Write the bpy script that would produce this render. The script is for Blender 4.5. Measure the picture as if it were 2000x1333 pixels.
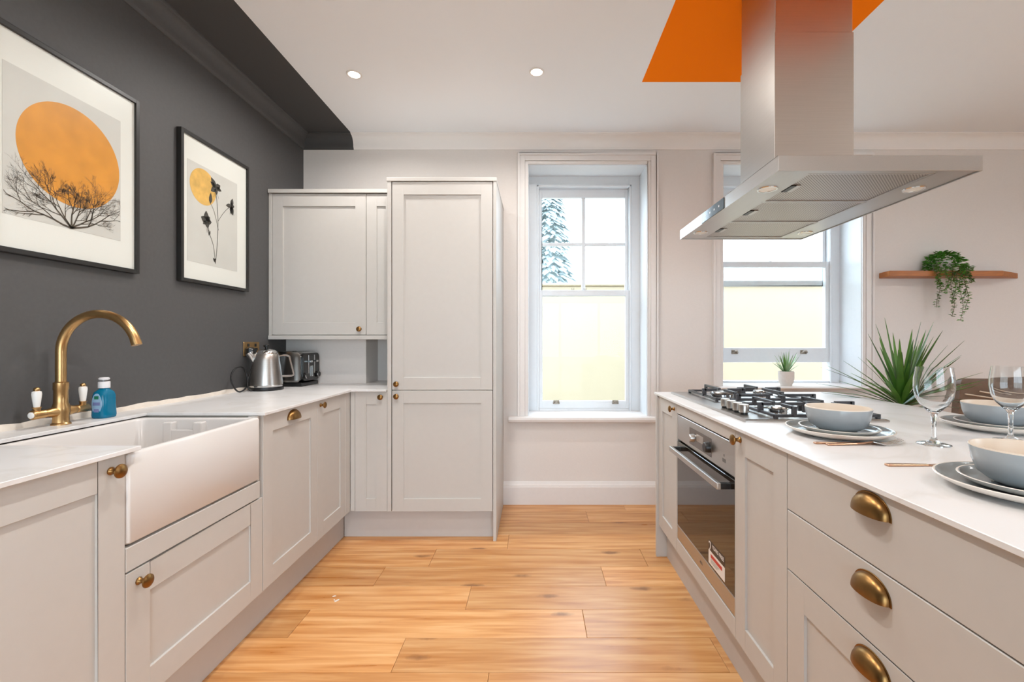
import bpy, bmesh, math, random
from mathutils import Vector, Matrix

sc = bpy.context.scene
for o in list(bpy.data.objects):
    bpy.data.objects.remove(o)
COL = sc.collection
PI = math.pi

# ------------------------------------------------------------------ camera
cam_d = bpy.data.cameras.new('camera')
cam = bpy.data.objects.new('camera', cam_d)
COL.objects.link(cam)
cam.location = (0, 0, 1.196)
cam.rotation_euler = (math.radians(90), 0, 0)
cam_d.sensor_width = 36.0
cam_d.lens = 870 / 2000 * 36.0
cam_d.shift_x = -45 / 2000
cam_d.shift_y = 0.0
cam_d.clip_start = 0.02
sc.camera = cam

# ------------------------------------------------------------------ sky, exposure
w = bpy.data.worlds.new('sky'); sc.world = w
w.use_nodes = True
bg = w.node_tree.nodes['Background']
bg.inputs[0].default_value = (0.72, 0.86, 1.0, 1)
bg.inputs[1].default_value = 4.6
LAMP_W = 7.6
sc.view_settings.view_transform = 'Standard'
sc.view_settings.look = 'None'
sc.view_settings.gamma = 1.0
sc.view_settings.use_curve_mapping = False
sc.view_settings.exposure = 0.68
sc.cycles.max_bounces = 8
sc.cycles.transmission_bounces = 8

# ------------------------------------------------------------------ materials
def srgb(r, g, b):
    f = lambda c: (c / 12.92 if c <= .04045 else ((c + .055) / 1.055) ** 2.4)
    return (f(r / 255), f(g / 255), f(b / 255), 1)

def mat(name, col, rough=.5, metal=0.0, spec=.5, **kw):
    m = bpy.data.materials.new(name); m.use_nodes = True
    b = m.node_tree.nodes['Principled BSDF']
    b.inputs['Base Color'].default_value = col if len(col) == 4 else (*col, 1)
    b.inputs['Roughness'].default_value = rough
    b.inputs['Metallic'].default_value = metal
    b.inputs['Specular IOR Level'].default_value = spec
    for k, v in kw.items():
        b.inputs[k.replace('_', ' ')].default_value = v
    return m

def nodes(m):
    nt = m.node_tree
    return nt, nt.nodes, nt.links, nt.nodes['Principled BSDF']

def add_noise(m, scale, amount, stretch=(1, 1, 1), bump=0.0, rough_var=0.0, detail=3):
    """fine procedural variation of colour, relief and gloss"""
    nt, N, L, b = nodes(m)
    tc = N.new('ShaderNodeTexCoord'); mp = N.new('ShaderNodeMapping')
    mp.inputs['Scale'].default_value = stretch
    L.new(tc.outputs['Object'], mp.inputs['Vector'])
    n = N.new('ShaderNodeTexNoise'); n.inputs['Scale'].default_value = scale
    n.inputs['Detail'].default_value = detail
    L.new(mp.outputs[0], n.inputs['Vector'])
    c = b.inputs['Base Color'].default_value[:]
    if amount:
        r = N.new('ShaderNodeValToRGB')
        r.color_ramp.elements[0].position = .3; r.color_ramp.elements[1].position = .7
        r.color_ramp.elements[0].color = (*[x * (1 - amount) for x in c[:3]], 1)
        r.color_ramp.elements[1].color = (*[min(1, x * (1 + amount)) for x in c[:3]], 1)
        L.new(n.outputs['Fac'], r.inputs[0]); L.new(r.outputs[0], b.inputs['Base Color'])
    if bump:
        bp = N.new('ShaderNodeBump'); bp.inputs['Strength'].default_value = bump
        bp.inputs['Distance'].default_value = .002
        L.new(n.outputs['Fac'], bp.inputs['Height']); L.new(bp.outputs[0], b.inputs['Normal'])
    if rough_var:
        mr = N.new('ShaderNodeMapRange'); r0 = b.inputs['Roughness'].default_value
        mr.inputs['To Min'].default_value = r0 - rough_var; mr.inputs['To Max'].default_value = r0 + rough_var
        L.new(n.outputs['Fac'], mr.inputs['Value']); L.new(mr.outputs[0], b.inputs['Roughness'])
    return m

M = {}
M['wall_white'] = add_noise(mat('wall_white', srgb(224, 217, 212), .75), 90, .012, bump=.03)
M['wall_dark'] = add_noise(mat('wall_dark', srgb(80, 79, 79), .6), 60, .05, bump=.05)
M['trim_white'] = add_noise(mat('trim_white', srgb(228, 223, 220), .4), 40, .01)
M['window_white'] = add_noise(mat('window_white', srgb(224, 228, 232), .35), 40, .01)
M['cabinet'] = add_noise(mat('cabinet_paint', srgb(196, 192, 187), .42), 30, .01)
M['plinth'] = add_noise(mat('plinth_paint', srgb(196, 190, 185), .45), 30, .01)
M['carcass'] = mat('carcass', srgb(190, 182, 172), .6)
M['ceramic'] = mat('ceramic', srgb(218, 214, 211), .12, spec=.55)
M['brass'] = add_noise(mat('brushed_brass', srgb(196, 158, 108), .3, metal=1.0), 60, .04)
M['antique'] = add_noise(mat('antique_brass', srgb(140, 106, 64), .33, metal=1.0), 40, .12, rough_var=.06)
M['steel'] = add_noise(mat('brushed_steel', srgb(188, 182, 176), .32, metal=1.0), 3, .03, stretch=(2, 2, 160), rough_var=.03, detail=1)
M['steel_h'] = add_noise(mat('brushed_steel_flat', srgb(188, 184, 180), .33, metal=1.0), 3, .03, stretch=(160, 3, 160), rough_var=.03, detail=1)
M['chrome'] = mat('chrome', srgb(205, 205, 205), .12, metal=1.0)
M['black'] = mat('black_plastic', srgb(22, 22, 23), .35)
M['frame_black'] = add_noise(mat('frame_black', srgb(32, 31, 30), .4), 30, .1)
M['iron'] = add_noise(mat('cast_iron', srgb(66, 66, 70), .45), 120, .15, bump=.1)
M['paper'] = mat('mat_board', srgb(238, 233, 228), .35)
M['print_grey'] = add_noise(mat('print_paper', srgb(214, 208, 203), .35), 9, .03)
M['print_gold'] = add_noise(mat('print_gold', srgb(226, 150, 52), .35), 14, .09)
M['print_moon'] = add_noise(mat('print_moon', srgb(228, 178, 92), .35), 22, .18, detail=6)
M['print_ink'] = mat('print_ink', srgb(62, 56, 50), .4)
M['print_branch'] = mat('print_branch', srgb(84, 72, 60), .4)
M['plate_white'] = mat('plate_white', srgb(236, 228, 219), .25)
M['glaze_grey'] = add_noise(mat('glaze_grey', srgb(137, 145, 147), .14), 50, .03)
M['bowl_grey'] = add_noise(mat('bowl_grey', srgb(164, 169, 172), .22), 40, .03)
M['bowl_cream'] = mat('bowl_cream', srgb(226, 211, 194), .3)
M['copper'] = mat('copper', srgb(206, 164, 136), .3, metal=1.0)
M['leaf'] = add_noise(mat('leaf_green', srgb(78, 124, 46), .35), 12, .25, stretch=(1, 1, 1))
M['leaf_dark'] = add_noise(mat('leaf_dark', srgb(52, 94, 40), .35), 12, .25)
M['leaf_pale'] = add_noise(mat('leaf_pale', srgb(150, 186, 140), .45), 25, .15)
M['leaf_bright'] = add_noise(mat('leaf_bright', srgb(84, 150, 50), .45), 30, .3)
M['stem'] = mat('stem', srgb(96, 84, 52), .7)
M['pot_white'] = add_noise(mat('pot_white', srgb(226, 220, 214), .6), 60, .03, bump=.1)
M['soil'] = add_noise(mat('soil', srgb(60, 45, 34), .9), 90, .3, bump=.5)
M['shelf_wood'] = add_noise(mat('shelf_wood', srgb(172, 104, 46), .4), 9, .16, stretch=(1, 14, 14))
M['leather'] = add_noise(mat('brown_leather', srgb(104, 82, 66), .45), 25, .12, bump=.15)
M['piping'] = mat('piping', srgb(196, 178, 158), .5)
M['dark_wood'] = add_noise(mat('dark_wood', srgb(70, 50, 36), .45), 20, .15)
M['outside_wall'] = add_noise(mat('outside_wall', (.47, .40, .285, 1), .9), 2.0, .02)
M['paving'] = add_noise(mat('paving', srgb(214, 210, 202), .9), 3, .08)
M['tree_haze'] = mat('tree_haze', (.40, .46, .47, 1), .9)  # overexposure haze painted into the conifer's colour, paler than the tree itself
M['sticker_white'] = mat('sticker_white', srgb(235, 230, 225), .4)
M['sticker_dark'] = mat('sticker_dark', srgb(58, 44, 34), .4)
M['sticker_red'] = mat('sticker_red', srgb(196, 52, 46), .4)
M['ink_grey'] = mat('ink_grey', srgb(100, 96, 92), .5)
M['oven_glass'] = mat('oven_glass', srgb(30, 24, 18), .04, spec=.9)
M['display'] = mat('display', srgb(78, 72, 68), .12, spec=.7)
M['screen'] = mat('display_screen', srgb(150, 142, 136), .15)
M['toaster_black'] = mat('toaster_black', srgb(20, 20, 21), .18)
M['soap'] = mat('soap_blue', srgb(0, 128, 168), .08, Transmission_Weight=.35, IOR=1.4)
M['soap_cap'] = mat('soap_cap', srgb(226, 224, 226), .35)
M['label'] = mat('label_pale', srgb(150, 186, 216), .4)
M['label_mark'] = mat('label_mark', srgb(120, 128, 176), .4)
M['label_green'] = mat('label_green', srgb(30, 122, 90), .4)
M['hood_glass'] = mat('hood_glass', srgb(70, 84, 92), .08, spec=.7)
M['porcelain'] = mat('porcelain', srgb(236, 234, 230), .15)
M['sealant'] = add_noise(mat('sealant', srgb(226, 216, 204), .6), 30, .05, bump=.2)
M['sash_brass'] = mat('sash_fitting', srgb(150, 140, 128), .35, metal=.8)
M['gap'] = mat('shadow_gap', srgb(60, 52, 45), .8)
M['cable'] = mat('cable_black', srgb(18, 18, 19), .45)

def worktop_material():
    m = mat('quartz', srgb(233, 226, 219), .3, spec=.5)
    nt, N, L, b = nodes(m)
    tc = N.new('ShaderNodeTexCoord')
    n1 = N.new('ShaderNodeTexNoise'); n1.inputs['Scale'].default_value = 1.6; n1.inputs['Detail'].default_value = 6
    n1.inputs['Distortion'].default_value = 1.4
    L.new(tc.outputs['Object'], n1.inputs['Vector'])
    r = N.new('ShaderNodeValToRGB'); e = r.color_ramp.elements
    e[0].position = .47; e[0].color = srgb(227, 226, 226)
    e[1].position = .53; e[1].color = srgb(227, 226, 226)
    v = e.new(.50); v.color = srgb(219, 217, 215)
    L.new(n1.outputs['Fac'], r.inputs[0]); L.new(r.outputs[0], b.inputs['Base Color'])
    return m
M['worktop'] = worktop_material()

def oak_material():
    m = mat('oak_plank', srgb(200, 140, 80), .33, spec=.5)
    nt, N, L, b = nodes(m)
    tc = N.new('ShaderNodeTexCoord'); oi = N.new('ShaderNodeObjectInfo')
    off = N.new('ShaderNodeVectorMath'); off.operation = 'MULTIPLY_ADD'
    comb = N.new('ShaderNodeCombineXYZ')
    for i in range(3): L.new(oi.outputs['Random'], comb.inputs[i])
    off.inputs[1].default_value = (37, 19, 5)
    L.new(comb.outputs[0], off.inputs[0]); L.new(tc.outputs['Object'], off.inputs[2])
    mp = N.new('ShaderNodeMapping'); mp.inputs['Scale'].default_value = (1.1, 16, 1)
    L.new(off.outputs[0], mp.inputs['Vector'])
    grain = N.new('ShaderNodeTexNoise'); grain.inputs['Scale'].default_value = 2.2
    grain.inputs['Detail'].default_value = 7; grain.inputs['Distortion'].default_value = .35
    L.new(mp.outputs[0], grain.inputs['Vector'])
    ramp = N.new('ShaderNodeValToRGB'); e = ramp.color_ramp.elements
    e[0].position = .28; e[0].color = srgb(186, 120, 60)
    e[1].position = .72; e[1].color = srgb(228, 180, 126)
    k = e.new(.5); k.color = srgb(211, 153, 95)
    L.new(grain.outputs['Fac'], ramp.inputs[0])
    # plank to plank tone
    tone = N.new('ShaderNodeMapRange'); tone.inputs['To Min'].default_value = .84; tone.inputs['To Max'].default_value = 1.1
    L.new(oi.outputs['Random'], tone.inputs['Value'])
    mul = N.new('ShaderNodeMix'); mul.data_type = 'RGBA'; mul.blend_type = 'MULTIPLY'; mul.inputs[0].default_value = 1
    cc = N.new('ShaderNodeCombineColor')
    for i in range(3): L.new(tone.outputs[0], cc.inputs[i])
    L.new(ramp.outputs[0], mul.inputs[6]); L.new(cc.outputs[0], mul.inputs[7])
    # knots
    mk = N.new('ShaderNodeMapping'); mk.inputs['Scale'].default_value = (2.2, 6.2, 1)
    L.new(off.outputs[0], mk.inputs['Vector'])
    vo = N.new('ShaderNodeTexVoronoi'); vo.inputs['Scale'].default_value = 1.0
    L.new(mk.outputs[0], vo.inputs['Vector'])
    nk = N.new('ShaderNodeTexNoise'); nk.inputs['Scale'].default_value = 30
    L.new(off.outputs[0], nk.inputs['Vector'])
    ad = N.new('ShaderNodeMath'); ad.operation = 'MULTIPLY_ADD'; ad.inputs[1].default_value = .10
    L.new(nk.outputs['Fac'], ad.inputs[0]); L.new(vo.outputs['Distance'], ad.inputs[2])
    kr = N.new('ShaderNodeValToRGB'); ke = kr.color_ramp.elements
    ke[0].position = .10; ke[0].color = (1, 1, 1, 1); ke[1].position = .19; ke[1].color = (0, 0, 0, 1)
    L.new(ad.outputs[0], kr.inputs[0])
    mx = N.new('ShaderNodeMix'); mx.data_type = 'RGBA'; mx.inputs[7].default_value = srgb(110, 66, 32)
    kf = N.new('ShaderNodeMath'); kf.operation = 'MULTIPLY'; kf.inputs[1].default_value = .75
    L.new(kr.outputs[0], kf.inputs[0]); L.new(kf.outputs[0], mx.inputs[0]); L.new(mul.outputs[2], mx.inputs[6])
    L.new(mx.outputs[2], b.inputs['Base Color'])
    bp = N.new('ShaderNodeBump'); bp.inputs['Strength'].default_value = .08; bp.inputs['Distance'].default_value = .002
    L.new(grain.outputs['Fac'], bp.inputs['Height']); L.new(bp.outputs[0], b.inputs['Normal'])
    rr = N.new('ShaderNodeMapRange'); rr.inputs['To Min'].default_value = .24; rr.inputs['To Max'].default_value = .36
    L.new(grain.outputs['Fac'], rr.inputs['Value']); L.new(rr.outputs[0], b.inputs['Roughness'])
    return m
M['oak'] = oak_material()

def painted_zones(name, base, zones):
    """paint with rectangular zones of another colour: zones = (x0,x1,y0,y1,colour) in metres"""
    m = mat(name, base, .85, spec=.1)
    nt, N, L, b = nodes(m)
    tc = N.new('ShaderNodeTexCoord'); sx = N.new('ShaderNodeSeparateXYZ')
    L.new(tc.outputs['Object'], sx.inputs[0])
    prev = None
    for (x0, x1, y0, y1, c) in zones:
        fs = []
        for ax, op, v in ((0, 'GREATER_THAN', x0), (0, 'LESS_THAN', x1), (1, 'GREATER_THAN', y0), (1, 'LESS_THAN', y1)):
            n = N.new('ShaderNodeMath'); n.operation = op; n.inputs[1].default_value = v
            L.new(sx.outputs[ax], n.inputs[0]); fs.append(n)
        acc = fs[0]
        for f in fs[1:]:
            q = N.new('ShaderNodeMath'); q.operation = 'MULTIPLY'
            L.new(acc.outputs[0], q.inputs[0]); L.new(f.outputs[0], q.inputs[1]); acc = q
        mx = N.new('ShaderNodeMix'); mx.data_type = 'RGBA'
        L.new(acc.outputs[0], mx.inputs[0])
        if prev is None: mx.inputs[6].default_value = base
        else: L.new(prev.outputs[2], mx.inputs[6])
        mx.inputs[7].default_value = c
        prev = mx
    L.new(prev.outputs[2], b.inputs['Base Color'])
    return m
DARK = srgb(80, 79, 79)
M['ceiling'] = painted_zones('ceiling_paint', srgb(240, 242, 245),
                             [(-9, -1.328, -9, 9, DARK), (.62, 1.54, .95, 2.586, srgb(255, 128, 0))])
M['cornice_back'] = painted_zones('cornice_paint', srgb(238, 234, 231), [(-9, -1.328, -9, 9, DARK)])

def pane_material():
    m = bpy.data.materials.new('window_glass'); m.use_nodes = True
    nt = m.node_tree; N, L = nt.nodes, nt.links
    N.remove(N['Principled BSDF']); out = N['Material Output']
    t = N.new('ShaderNodeBsdfTransparent'); t.inputs[0].default_value = (.97, .985, .98, 1)
    g = N.new('ShaderNodeBsdfGlossy'); g.inputs['Roughness'].default_value = .02
    lw = N.new('ShaderNodeLayerWeight'); lw.inputs[0].default_value = .5
    pw = N.new('ShaderNodeMath'); pw.operation = 'POWER'; pw.inputs[1].default_value = 4.0
    fr = N.new('ShaderNodeMath'); fr.operation = 'MULTIPLY_ADD'; fr.inputs[1].default_value = .35; fr.inputs[2].default_value = .008
    L.new(lw.outputs['Facing'], pw.inputs[0]); L.new(pw.outputs[0], fr.inputs[0])
    mx = N.new('ShaderNodeMixShader')
    L.new(fr.outputs[0], mx.inputs[0]); L.new(t.outputs[0], mx.inputs[1]); L.new(g.outputs[0], mx.inputs[2])
    L.new(mx.outputs[0], out.inputs[0])
    return m
M['pane'] = pane_material()

def glass_material():
    m = bpy.data.materials.new('drinking_glass'); m.use_nodes = True
    nt = m.node_tree; N, L = nt.nodes, nt.links
    N.remove(N['Principled BSDF']); out = N['Material Output']
    g = N.new('ShaderNodeBsdfGlass'); g.inputs['Roughness'].default_value = 0
    g.inputs['IOR'].default_value = 1.45; g.inputs['Color'].default_value = (.985, .99, .99, 1)
    L.new(g.outputs[0], out.inputs[0])
    return m
M['glass'] = glass_material()

def filter_material():
    m = mat('filter_mesh', srgb(176, 168, 160), .38, metal=.9)
    nt, N, L, b = nodes(m)
    tc = N.new('ShaderNodeTexCoord')
    wv = N.new('ShaderNodeTexChecker'); wv.inputs['Scale'].default_value = 210
    wv.inputs['Color1'].default_value = srgb(196, 188, 180); wv.inputs['Color2'].default_value = srgb(128, 120, 114)
    L.new(tc.outputs['Object'], wv.inputs['Vector']); L.new(wv.outputs[0], b.inputs['Base Color'])
    bp = N.new('ShaderNodeBump'); bp.inputs['Strength'].default_value = .6; bp.inputs['Distance'].default_value = .002
    L.new(wv.outputs['Fac'], bp.inputs['Height']); L.new(bp.outputs[0], b.inputs['Normal'])
    return m
M['filter'] = filter_material()

def emit_material(name, col, s):
    m = bpy.data.materials.new(name); m.use_nodes = True
    b = m.node_tree.nodes['Principled BSDF']
    b.inputs['Base Color'].default_value = col
    b.inputs['Emission Color'].default_value = col
    b.inputs['Emission Strength'].default_value = s
    return m
M['lamp'] = emit_material('lamp_glow', (1, .9, .74, 1), 9.0)
M['lamp_off'] = mat('lamp_lens', srgb(232, 226, 214), .2)

# ------------------------------------------------------------------ mesh helpers
WL = {}
def put(o, label=None, cat=None, group=None, kind=None):
    if label: o['label'] = label
    if cat: o['category'] = cat
    if group: o['group'] = group
    if kind: o['kind'] = kind
    return o

def thing(name, label, cat, loc=(0, 0, 0), group=None):
    o = bpy.data.objects.new(name, None); COL.objects.link(o)
    o.empty_display_size = .05
    o.location = loc; WL[o] = Vector(loc)
    return put(o, label, cat, group)

class MB:
    def __init__(s): s.v = []; s.f = []; s.mi = []
    def add(s, vs, fs, mi=0):
        n = len(s.v); s.v += [tuple(p) for p in vs]
        for f in fs: s.f.append([i + n for i in f]); s.mi.append(mi)
        return s
    def box(s, x0, x1, y0, y1, z0, z1, mp=None, mi=0):
        vs = [(x, y, z) for z in (z0, z1) for y in (y0, y1) for x in (x0, x1)]
        if mp: vs = [mp(*p) for p in vs]
        return s.add(vs, [(0, 2, 3, 1), (4, 5, 7, 6), (0, 1, 5, 4), (1, 3, 7, 5), (3, 2, 6, 7), (2, 0, 4, 6)], mi)
    def quad(s, a, b, c, d, mi=0): return s.add([a, b, c, d], [(0, 1, 2, 3)], mi)
    def loft(s, loops, cap0=True, cap1=True, mi=0, mis=None, closed=True):
        n = len(loops[0]); base = len(s.v)
        for lp in loops: s.v += [tuple(p) for p in lp]
        for k in range(len(loops) - 1):
            for i in range(n if closed else n - 1):
                j = (i + 1) % n
                s.f.append([base + k * n + i, base + k * n + j, base + (k + 1) * n + j, base + (k + 1) * n + i])
                s.mi.append(mis[k] if mis else mi)
        if cap0: s.f.append([base + i for i in reversed(range(n))]); s.mi.append(mis[0] if mis else mi)
        if cap1: s.f.append([base + (len(loops) - 1) * n + i for i in range(n)]); s.mi.append(mis[-1] if mis else mi)
        return s
    def lathe(s, prof, segs=32, mp=None, mi=0, mis=None, c=(0, 0, 0)):
        """profile (r, z) from bottom axis round to the other end, spun about z"""
        loops = []
        for r, z in prof:
            r = max(r, 1e-5)
            lp = [(c[0] + r * math.cos(2 * PI * i / segs), c[1] + r * math.sin(2 * PI * i / segs), c[2] + z) for i in range(segs)]
            loops.append([mp(*p) for p in lp] if mp else lp)
        return s.loft(loops, prof[0][0] > 1e-4, prof[-1][0] > 1e-4, mi, mis)
    def tube(s, pts, r, segs=12, mi=0, caps=True):
        pts = [Vector(p) for p in pts]; rs = r if isinstance(r, (list, tuple)) else [r] * len(pts)
        loops = []; up = None
        for i, p in enumerate(pts):
            t = (pts[min(i + 1, len(pts) - 1)] - pts[max(i - 1, 0)]).normalized()
            if up is None:
                up = Vector((0, 0, 1)) if abs(t.z) < .9 else Vector((1, 0, 0))
            a = t.cross(up)
            if a.length < 1e-5: a = t.cross(Vector((0, 1, 0)))
            a.normalize(); bb = a.cross(t).normalized(); up = bb
            loops.append([p + (a * math.cos(2 * PI * k / segs) + bb * math.sin(2 * PI * k / segs)) * rs[i] for k in range(segs)])
        return s.loft(loops, caps, caps, mi)
    def build(s, name, mats, parent=None, bevel=0.0, smooth=None, seg=1, kind=None, loc=None, local=False):
        me = bpy.data.meshes.new(name)
        bm = bmesh.new()
        shift = Vector((0, 0, 0)) if local else (WL[parent] if parent else Vector(loc or (0, 0, 0)))
        vs = [bm.verts.new(Vector(p) - shift) for p in s.v]
        for f, m_ in zip(s.f, s.mi):
            try:
                fc = bm.faces.new([vs[i] for i in f]); fc.material_index = m_
            except ValueError: pass
        bmesh.ops.remove_doubles(bm, verts=bm.verts, dist=1e-6)
        bmesh.ops.recalc_face_normals(bm, faces=bm.faces)
        if bevel:
            bmesh.ops.bevel(bm, geom=[e for e in bm.edges if e.is_manifold and e.calc_face_angle(0) > .6], offset=bevel,
                            segments=seg, affect='EDGES', profile=.5)
        bm.to_mesh(me); bm.free()
        for m_ in (mats if isinstance(mats, (list, tuple)) else [mats]): me.materials.append(M[m_] if isinstance(m_, str) else m_)
        if smooth is not None:
            for p in me.polygons: p.use_smooth = True
            me.set_sharp_from_angle(angle=math.radians(smooth))
        o = bpy.data.objects.new(name, me); COL.objects.link(o)
        if parent: o.parent = parent; WL[o] = WL[parent]
        else:
            WL[o] = shift
            o.location = shift
        if kind: o['kind'] = kind
        return o

def bx(name, m_, x0, x1, y0, y1, z0, z1, parent=None, bevel=.0015, mp=None, kind=None):
    return MB().box(x0, x1, y0, y1, z0, z1, mp).build(name, m_, parent, bevel, kind=kind)

def dup(root, loc, rotz=0, label=None, group=None):
    def cp(o, par):
        c = o.copy(); COL.objects.link(c); c.parent = par
        for ch in kids.get(o, []): cp(ch, c)
        return c
    kids = {}
    for o in bpy.data.objects:
        if o.parent: kids.setdefault(o.parent, []).append(o)
    r = cp(root, None); r.location = loc; r.rotation_euler = (0, 0, rotz)
    if label: r['label'] = label
    if group: r['group'] = group
    WL[r] = Vector(loc)
    return r

def rrect(x0, x1, y0, y1, r, z, n=5):
    pts = []
    for cx, cy, a0 in ((x1 - r, y1 - r, 0), (x0 + r, y1 - r, 90), (x0 + r, y0 + r, 180), (x1 - r, y0 + r, 270)):
        for i in range(n + 1):
            a = math.radians(a0 + 90 * i / n)
            pts.append((cx + r * math.cos(a), cy + r * math.sin(a), z))
    return pts

def text(name, body, size, m_, parent, mtx, extrude=.0003, align='CENTER'):
    c = bpy.data.curves.new(name, 'FONT'); c.body = body; c.size = size; c.extrude = extrude
    c.align_x = align; c.align_y = 'CENTER'; c.materials.append(M[m_])
    tmp = bpy.data.objects.new(name, c); COL.objects.link(tmp)
    bpy.context.view_layer.update()
    me = bpy.data.meshes.new_from_object(tmp.evaluated_get(bpy.context.evaluated_depsgraph_get()))
    bpy.data.objects.remove(tmp)
    o = bpy.data.objects.new(name, me); COL.objects.link(o)
    o.parent = parent
    o.matrix_local = Matrix.Translation(-WL[parent]) @ mtx
    return o

# plane maps: (u along the front, v up, n out of the front) -> world
def left_map(X):  return lambda u, v, n: (X + n, u, v)       # faces +x, u = y
def back_map(Y):  return lambda u, v, n: (u, Y - n, v)       # faces -y, u = x
def isle_map(X):  return lambda u, v, n: (X - n, u, v)       # faces -x, u = y

class Fbox:
    def __init__(s, mp): s.mp = mp; s.mb = MB()
    def __call__(s, u0, u1, v0, v1, n0, n1, mi=0):
        vs = [s.mp(u, v, n) for v in (v0, v1) for n in (n0, n1) for u in (u0, u1)]
        s.mb.add(vs, [(0, 2, 3, 1), (4, 5, 7, 6), (0, 1, 5, 4), (1, 3, 7, 5), (3, 2, 6, 7), (2, 0, 4, 6)], mi); return s

def knob(parent, mp, u, v, n0, s=1.0):
    prof = [(0, 0), (.0095, 0), (.0095, .002), (.0065, .005), (.0052, .012), (.0062, .017), (.0135, .0195), (.0165, .0225), (.0160, .0255), (.0115, .029), (.005, .0306), (0, .031)]
    mb = MB()
    mb.lathe([(r * s, z * s) for r, z in prof], 24, mp=lambda x, y, z: mp(u + x, v + y, n0 + z))
    return mb.build('knob', 'antique', parent, smooth=40)

def cup_handle(parent, mp, u, v, n0, a=.047, h=.040, d=.026):
    """half dome pull: open below, with a thin back flange"""
    mb = MB(); loops = []
    NT, NP = 20, 8
    for t, (aa, hh, dd) in enumerate(((a, h, d), (a - .003, h - .003, d - .003))):
        lp = []
        for j in range(NP + 1):
            ps = PI / 2 * j / NP
            row = []
            for i in range(NT + 1):
                th = PI * i / NT
                q = math.sin(th) ** .8
                row.append(mp(u - aa * math.cos(th), v + hh * q * math.cos(ps), n0 + .001 + dd * q * math.sin(ps)))
            lp.append(row)
        loops.append(lp)
    for lp in loops: mb.loft(lp, False, False, closed=False)
    mb.loft([loops[0][-1], loops[1][-1]], False, False, closed=False)
    o = mb.build('handle', 'antique', parent, smooth=50)
    fl = MB()
    out = [mp(u - (a + .004) * math.cos(PI * i / 24), v - .001 + (h + .004) * math.sin(PI * i / 24) ** .8, n0 + .0025) for i in range(25)]
    bot = [mp(u - (a + .004) * math.cos(PI * i / 24), v - .001 + (h + .004) * math.sin(PI * i / 24) ** .8, n0) for i in range(25)]
    fl.loft([bot, out], True, True)
    return fl.build('handle_plate', 'antique', parent, bevel=.0006)

def shaker(parent, mp, u0, u1, v0, v1, t=.02, st=.068, rail=.075, name='door', recess=.0075):
    """framed door: stiles and rails with a recessed centre panel"""
    f = Fbox(mp)
    f(u0, u0 + st, v0, v1, 0, t); f(u1 - st, u1, v0, v1, 0, t)
    f(u0 + st, u1 - st, v0, v0 + rail, 0, t); f(u0 + st, u1 - st, v1 - rail, v1, 0, t)
    d = f.mb.build(name, 'cabinet', parent, bevel=.0009)
    p = Fbox(mp)
    p(u0 + st - .004, u1 - st + .004, v0 + rail - .004, v1 - rail + .004, .002, t - recess)
    p.mb.build('panel', 'cabinet', d)
    return d

def slab(parent, mp, u0, u1, v0, v1, t=.02, name='drawer', m_='cabinet'):
    f = Fbox(mp); f(u0, u1, v0, v1, 0, t)
    return f.mb.build(name, m_, parent, bevel=.0014)

# ------------------------------------------------------------------ the room
XL, YB, ZC = -1.70, 3.27, 2.70          # left wall, window wall, ceiling
XR, YF = 5.2, -2.8                      # far right wall, wall behind the camera
random.seed(5)
floor = bx('floor', 'gap', XL - .02, XR + .02, YF - .02, YB + .02, -.06, -.019, bevel=0, kind='structure')

rows = [YB, 3.13, 2.94, 2.75, 2.56, 2.36, 2.172, 1.982, 1.794, 1.606]
while rows[-1] > YF: rows.append(rows[-1] - .19)
joints = {1: [.355], 2: [-.55, 1.0], 3: [-.16], 4: [-.565, .60], 5: [-.79, .348], 6: [-.31, 1.05], 7: [-.998, .21], 8: [-.52, .703], 9: [-.166]}
for i in range(len(rows) - 1):
    y1, y0 = rows[i], max(rows[i + 1], YF)
    js = list(joints.get(i, [XL + random.uniform(.3, 1.4)]))
    while js[-1] < XR - .5:
        js.append(js[-1] + random.uniform(.95, 1.5))
    js = [XL] + [j for j in js if j < XR - .2] + [XR]
    for a, b in zip(js, js[1:]):
        bx('plank', 'oak', a + .0006, b - .0006, y0 + .0006, y1 - .0006, -.018, random.uniform(-.0003, .0003), floor, bevel=.0009)

# walls
bx('wall_left', 'wall_dark', XL - .15, XL, YF, YB + .35, -.02, ZC + .1, bevel=0, kind='structure')
W1 = dict(x0=-.052, x1=.824, z0=.645, z1=2.492)
W2 = dict(x0=1.375, x1=2.397, z0=.862, z1=2.492)
DEP = .33                                # wall thickness at the windows
mb = MB()
zt, zb = ZC + .1, -.02
for x0, x1, z0, z1 in ((XL, W1['x0'], zb, zt), (W1['x0'], W1['x1'], zb, W1['z0']), (W1['x0'], W1['x1'], W1['z1'], zt),
                       (W1['x1'], W2['x0'], zb, zt), (W2['x0'], W2['x1'], zb, W2['z0']), (W2['x0'], W2['x1'], W2['z1'], zt),
                       (W2['x1'], XR, zb, zt)):
    mb.box(x0, x1, YB, YB + DEP, z0, z1)
mb.build('wall_back', 'wall_white', kind='structure')
mb = MB()
for y0_, y1_, z0_, z1_ in ((YF, -.6, -.02, ZC + .1), (-.6, .7, -.02, .9), (-.6, .7, 2.3, ZC + .1), (.7, YB + DEP, -.02, ZC + .1)):  # hole left for the window added as fill light
    mb.box(XR, XR + .15, y0_, y1_, z0_, z1_)
mb.build('wall_right', 'wall_white', kind='structure')
mb = MB()
for x0, x1, z0, z1 in ((XL - .15, -1.2, -.02, ZC + .1), (-1.2, 2.3, 2.1, ZC + .1), (2.3, XR + .15, -.02, ZC + .1)):  # opening sized for the fill light it lets in behind the camera
    mb.box(x0, x1, YF - .2, YF, z0, z1)
mb.build('wall_front', 'wall_white', kind='structure')
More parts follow.
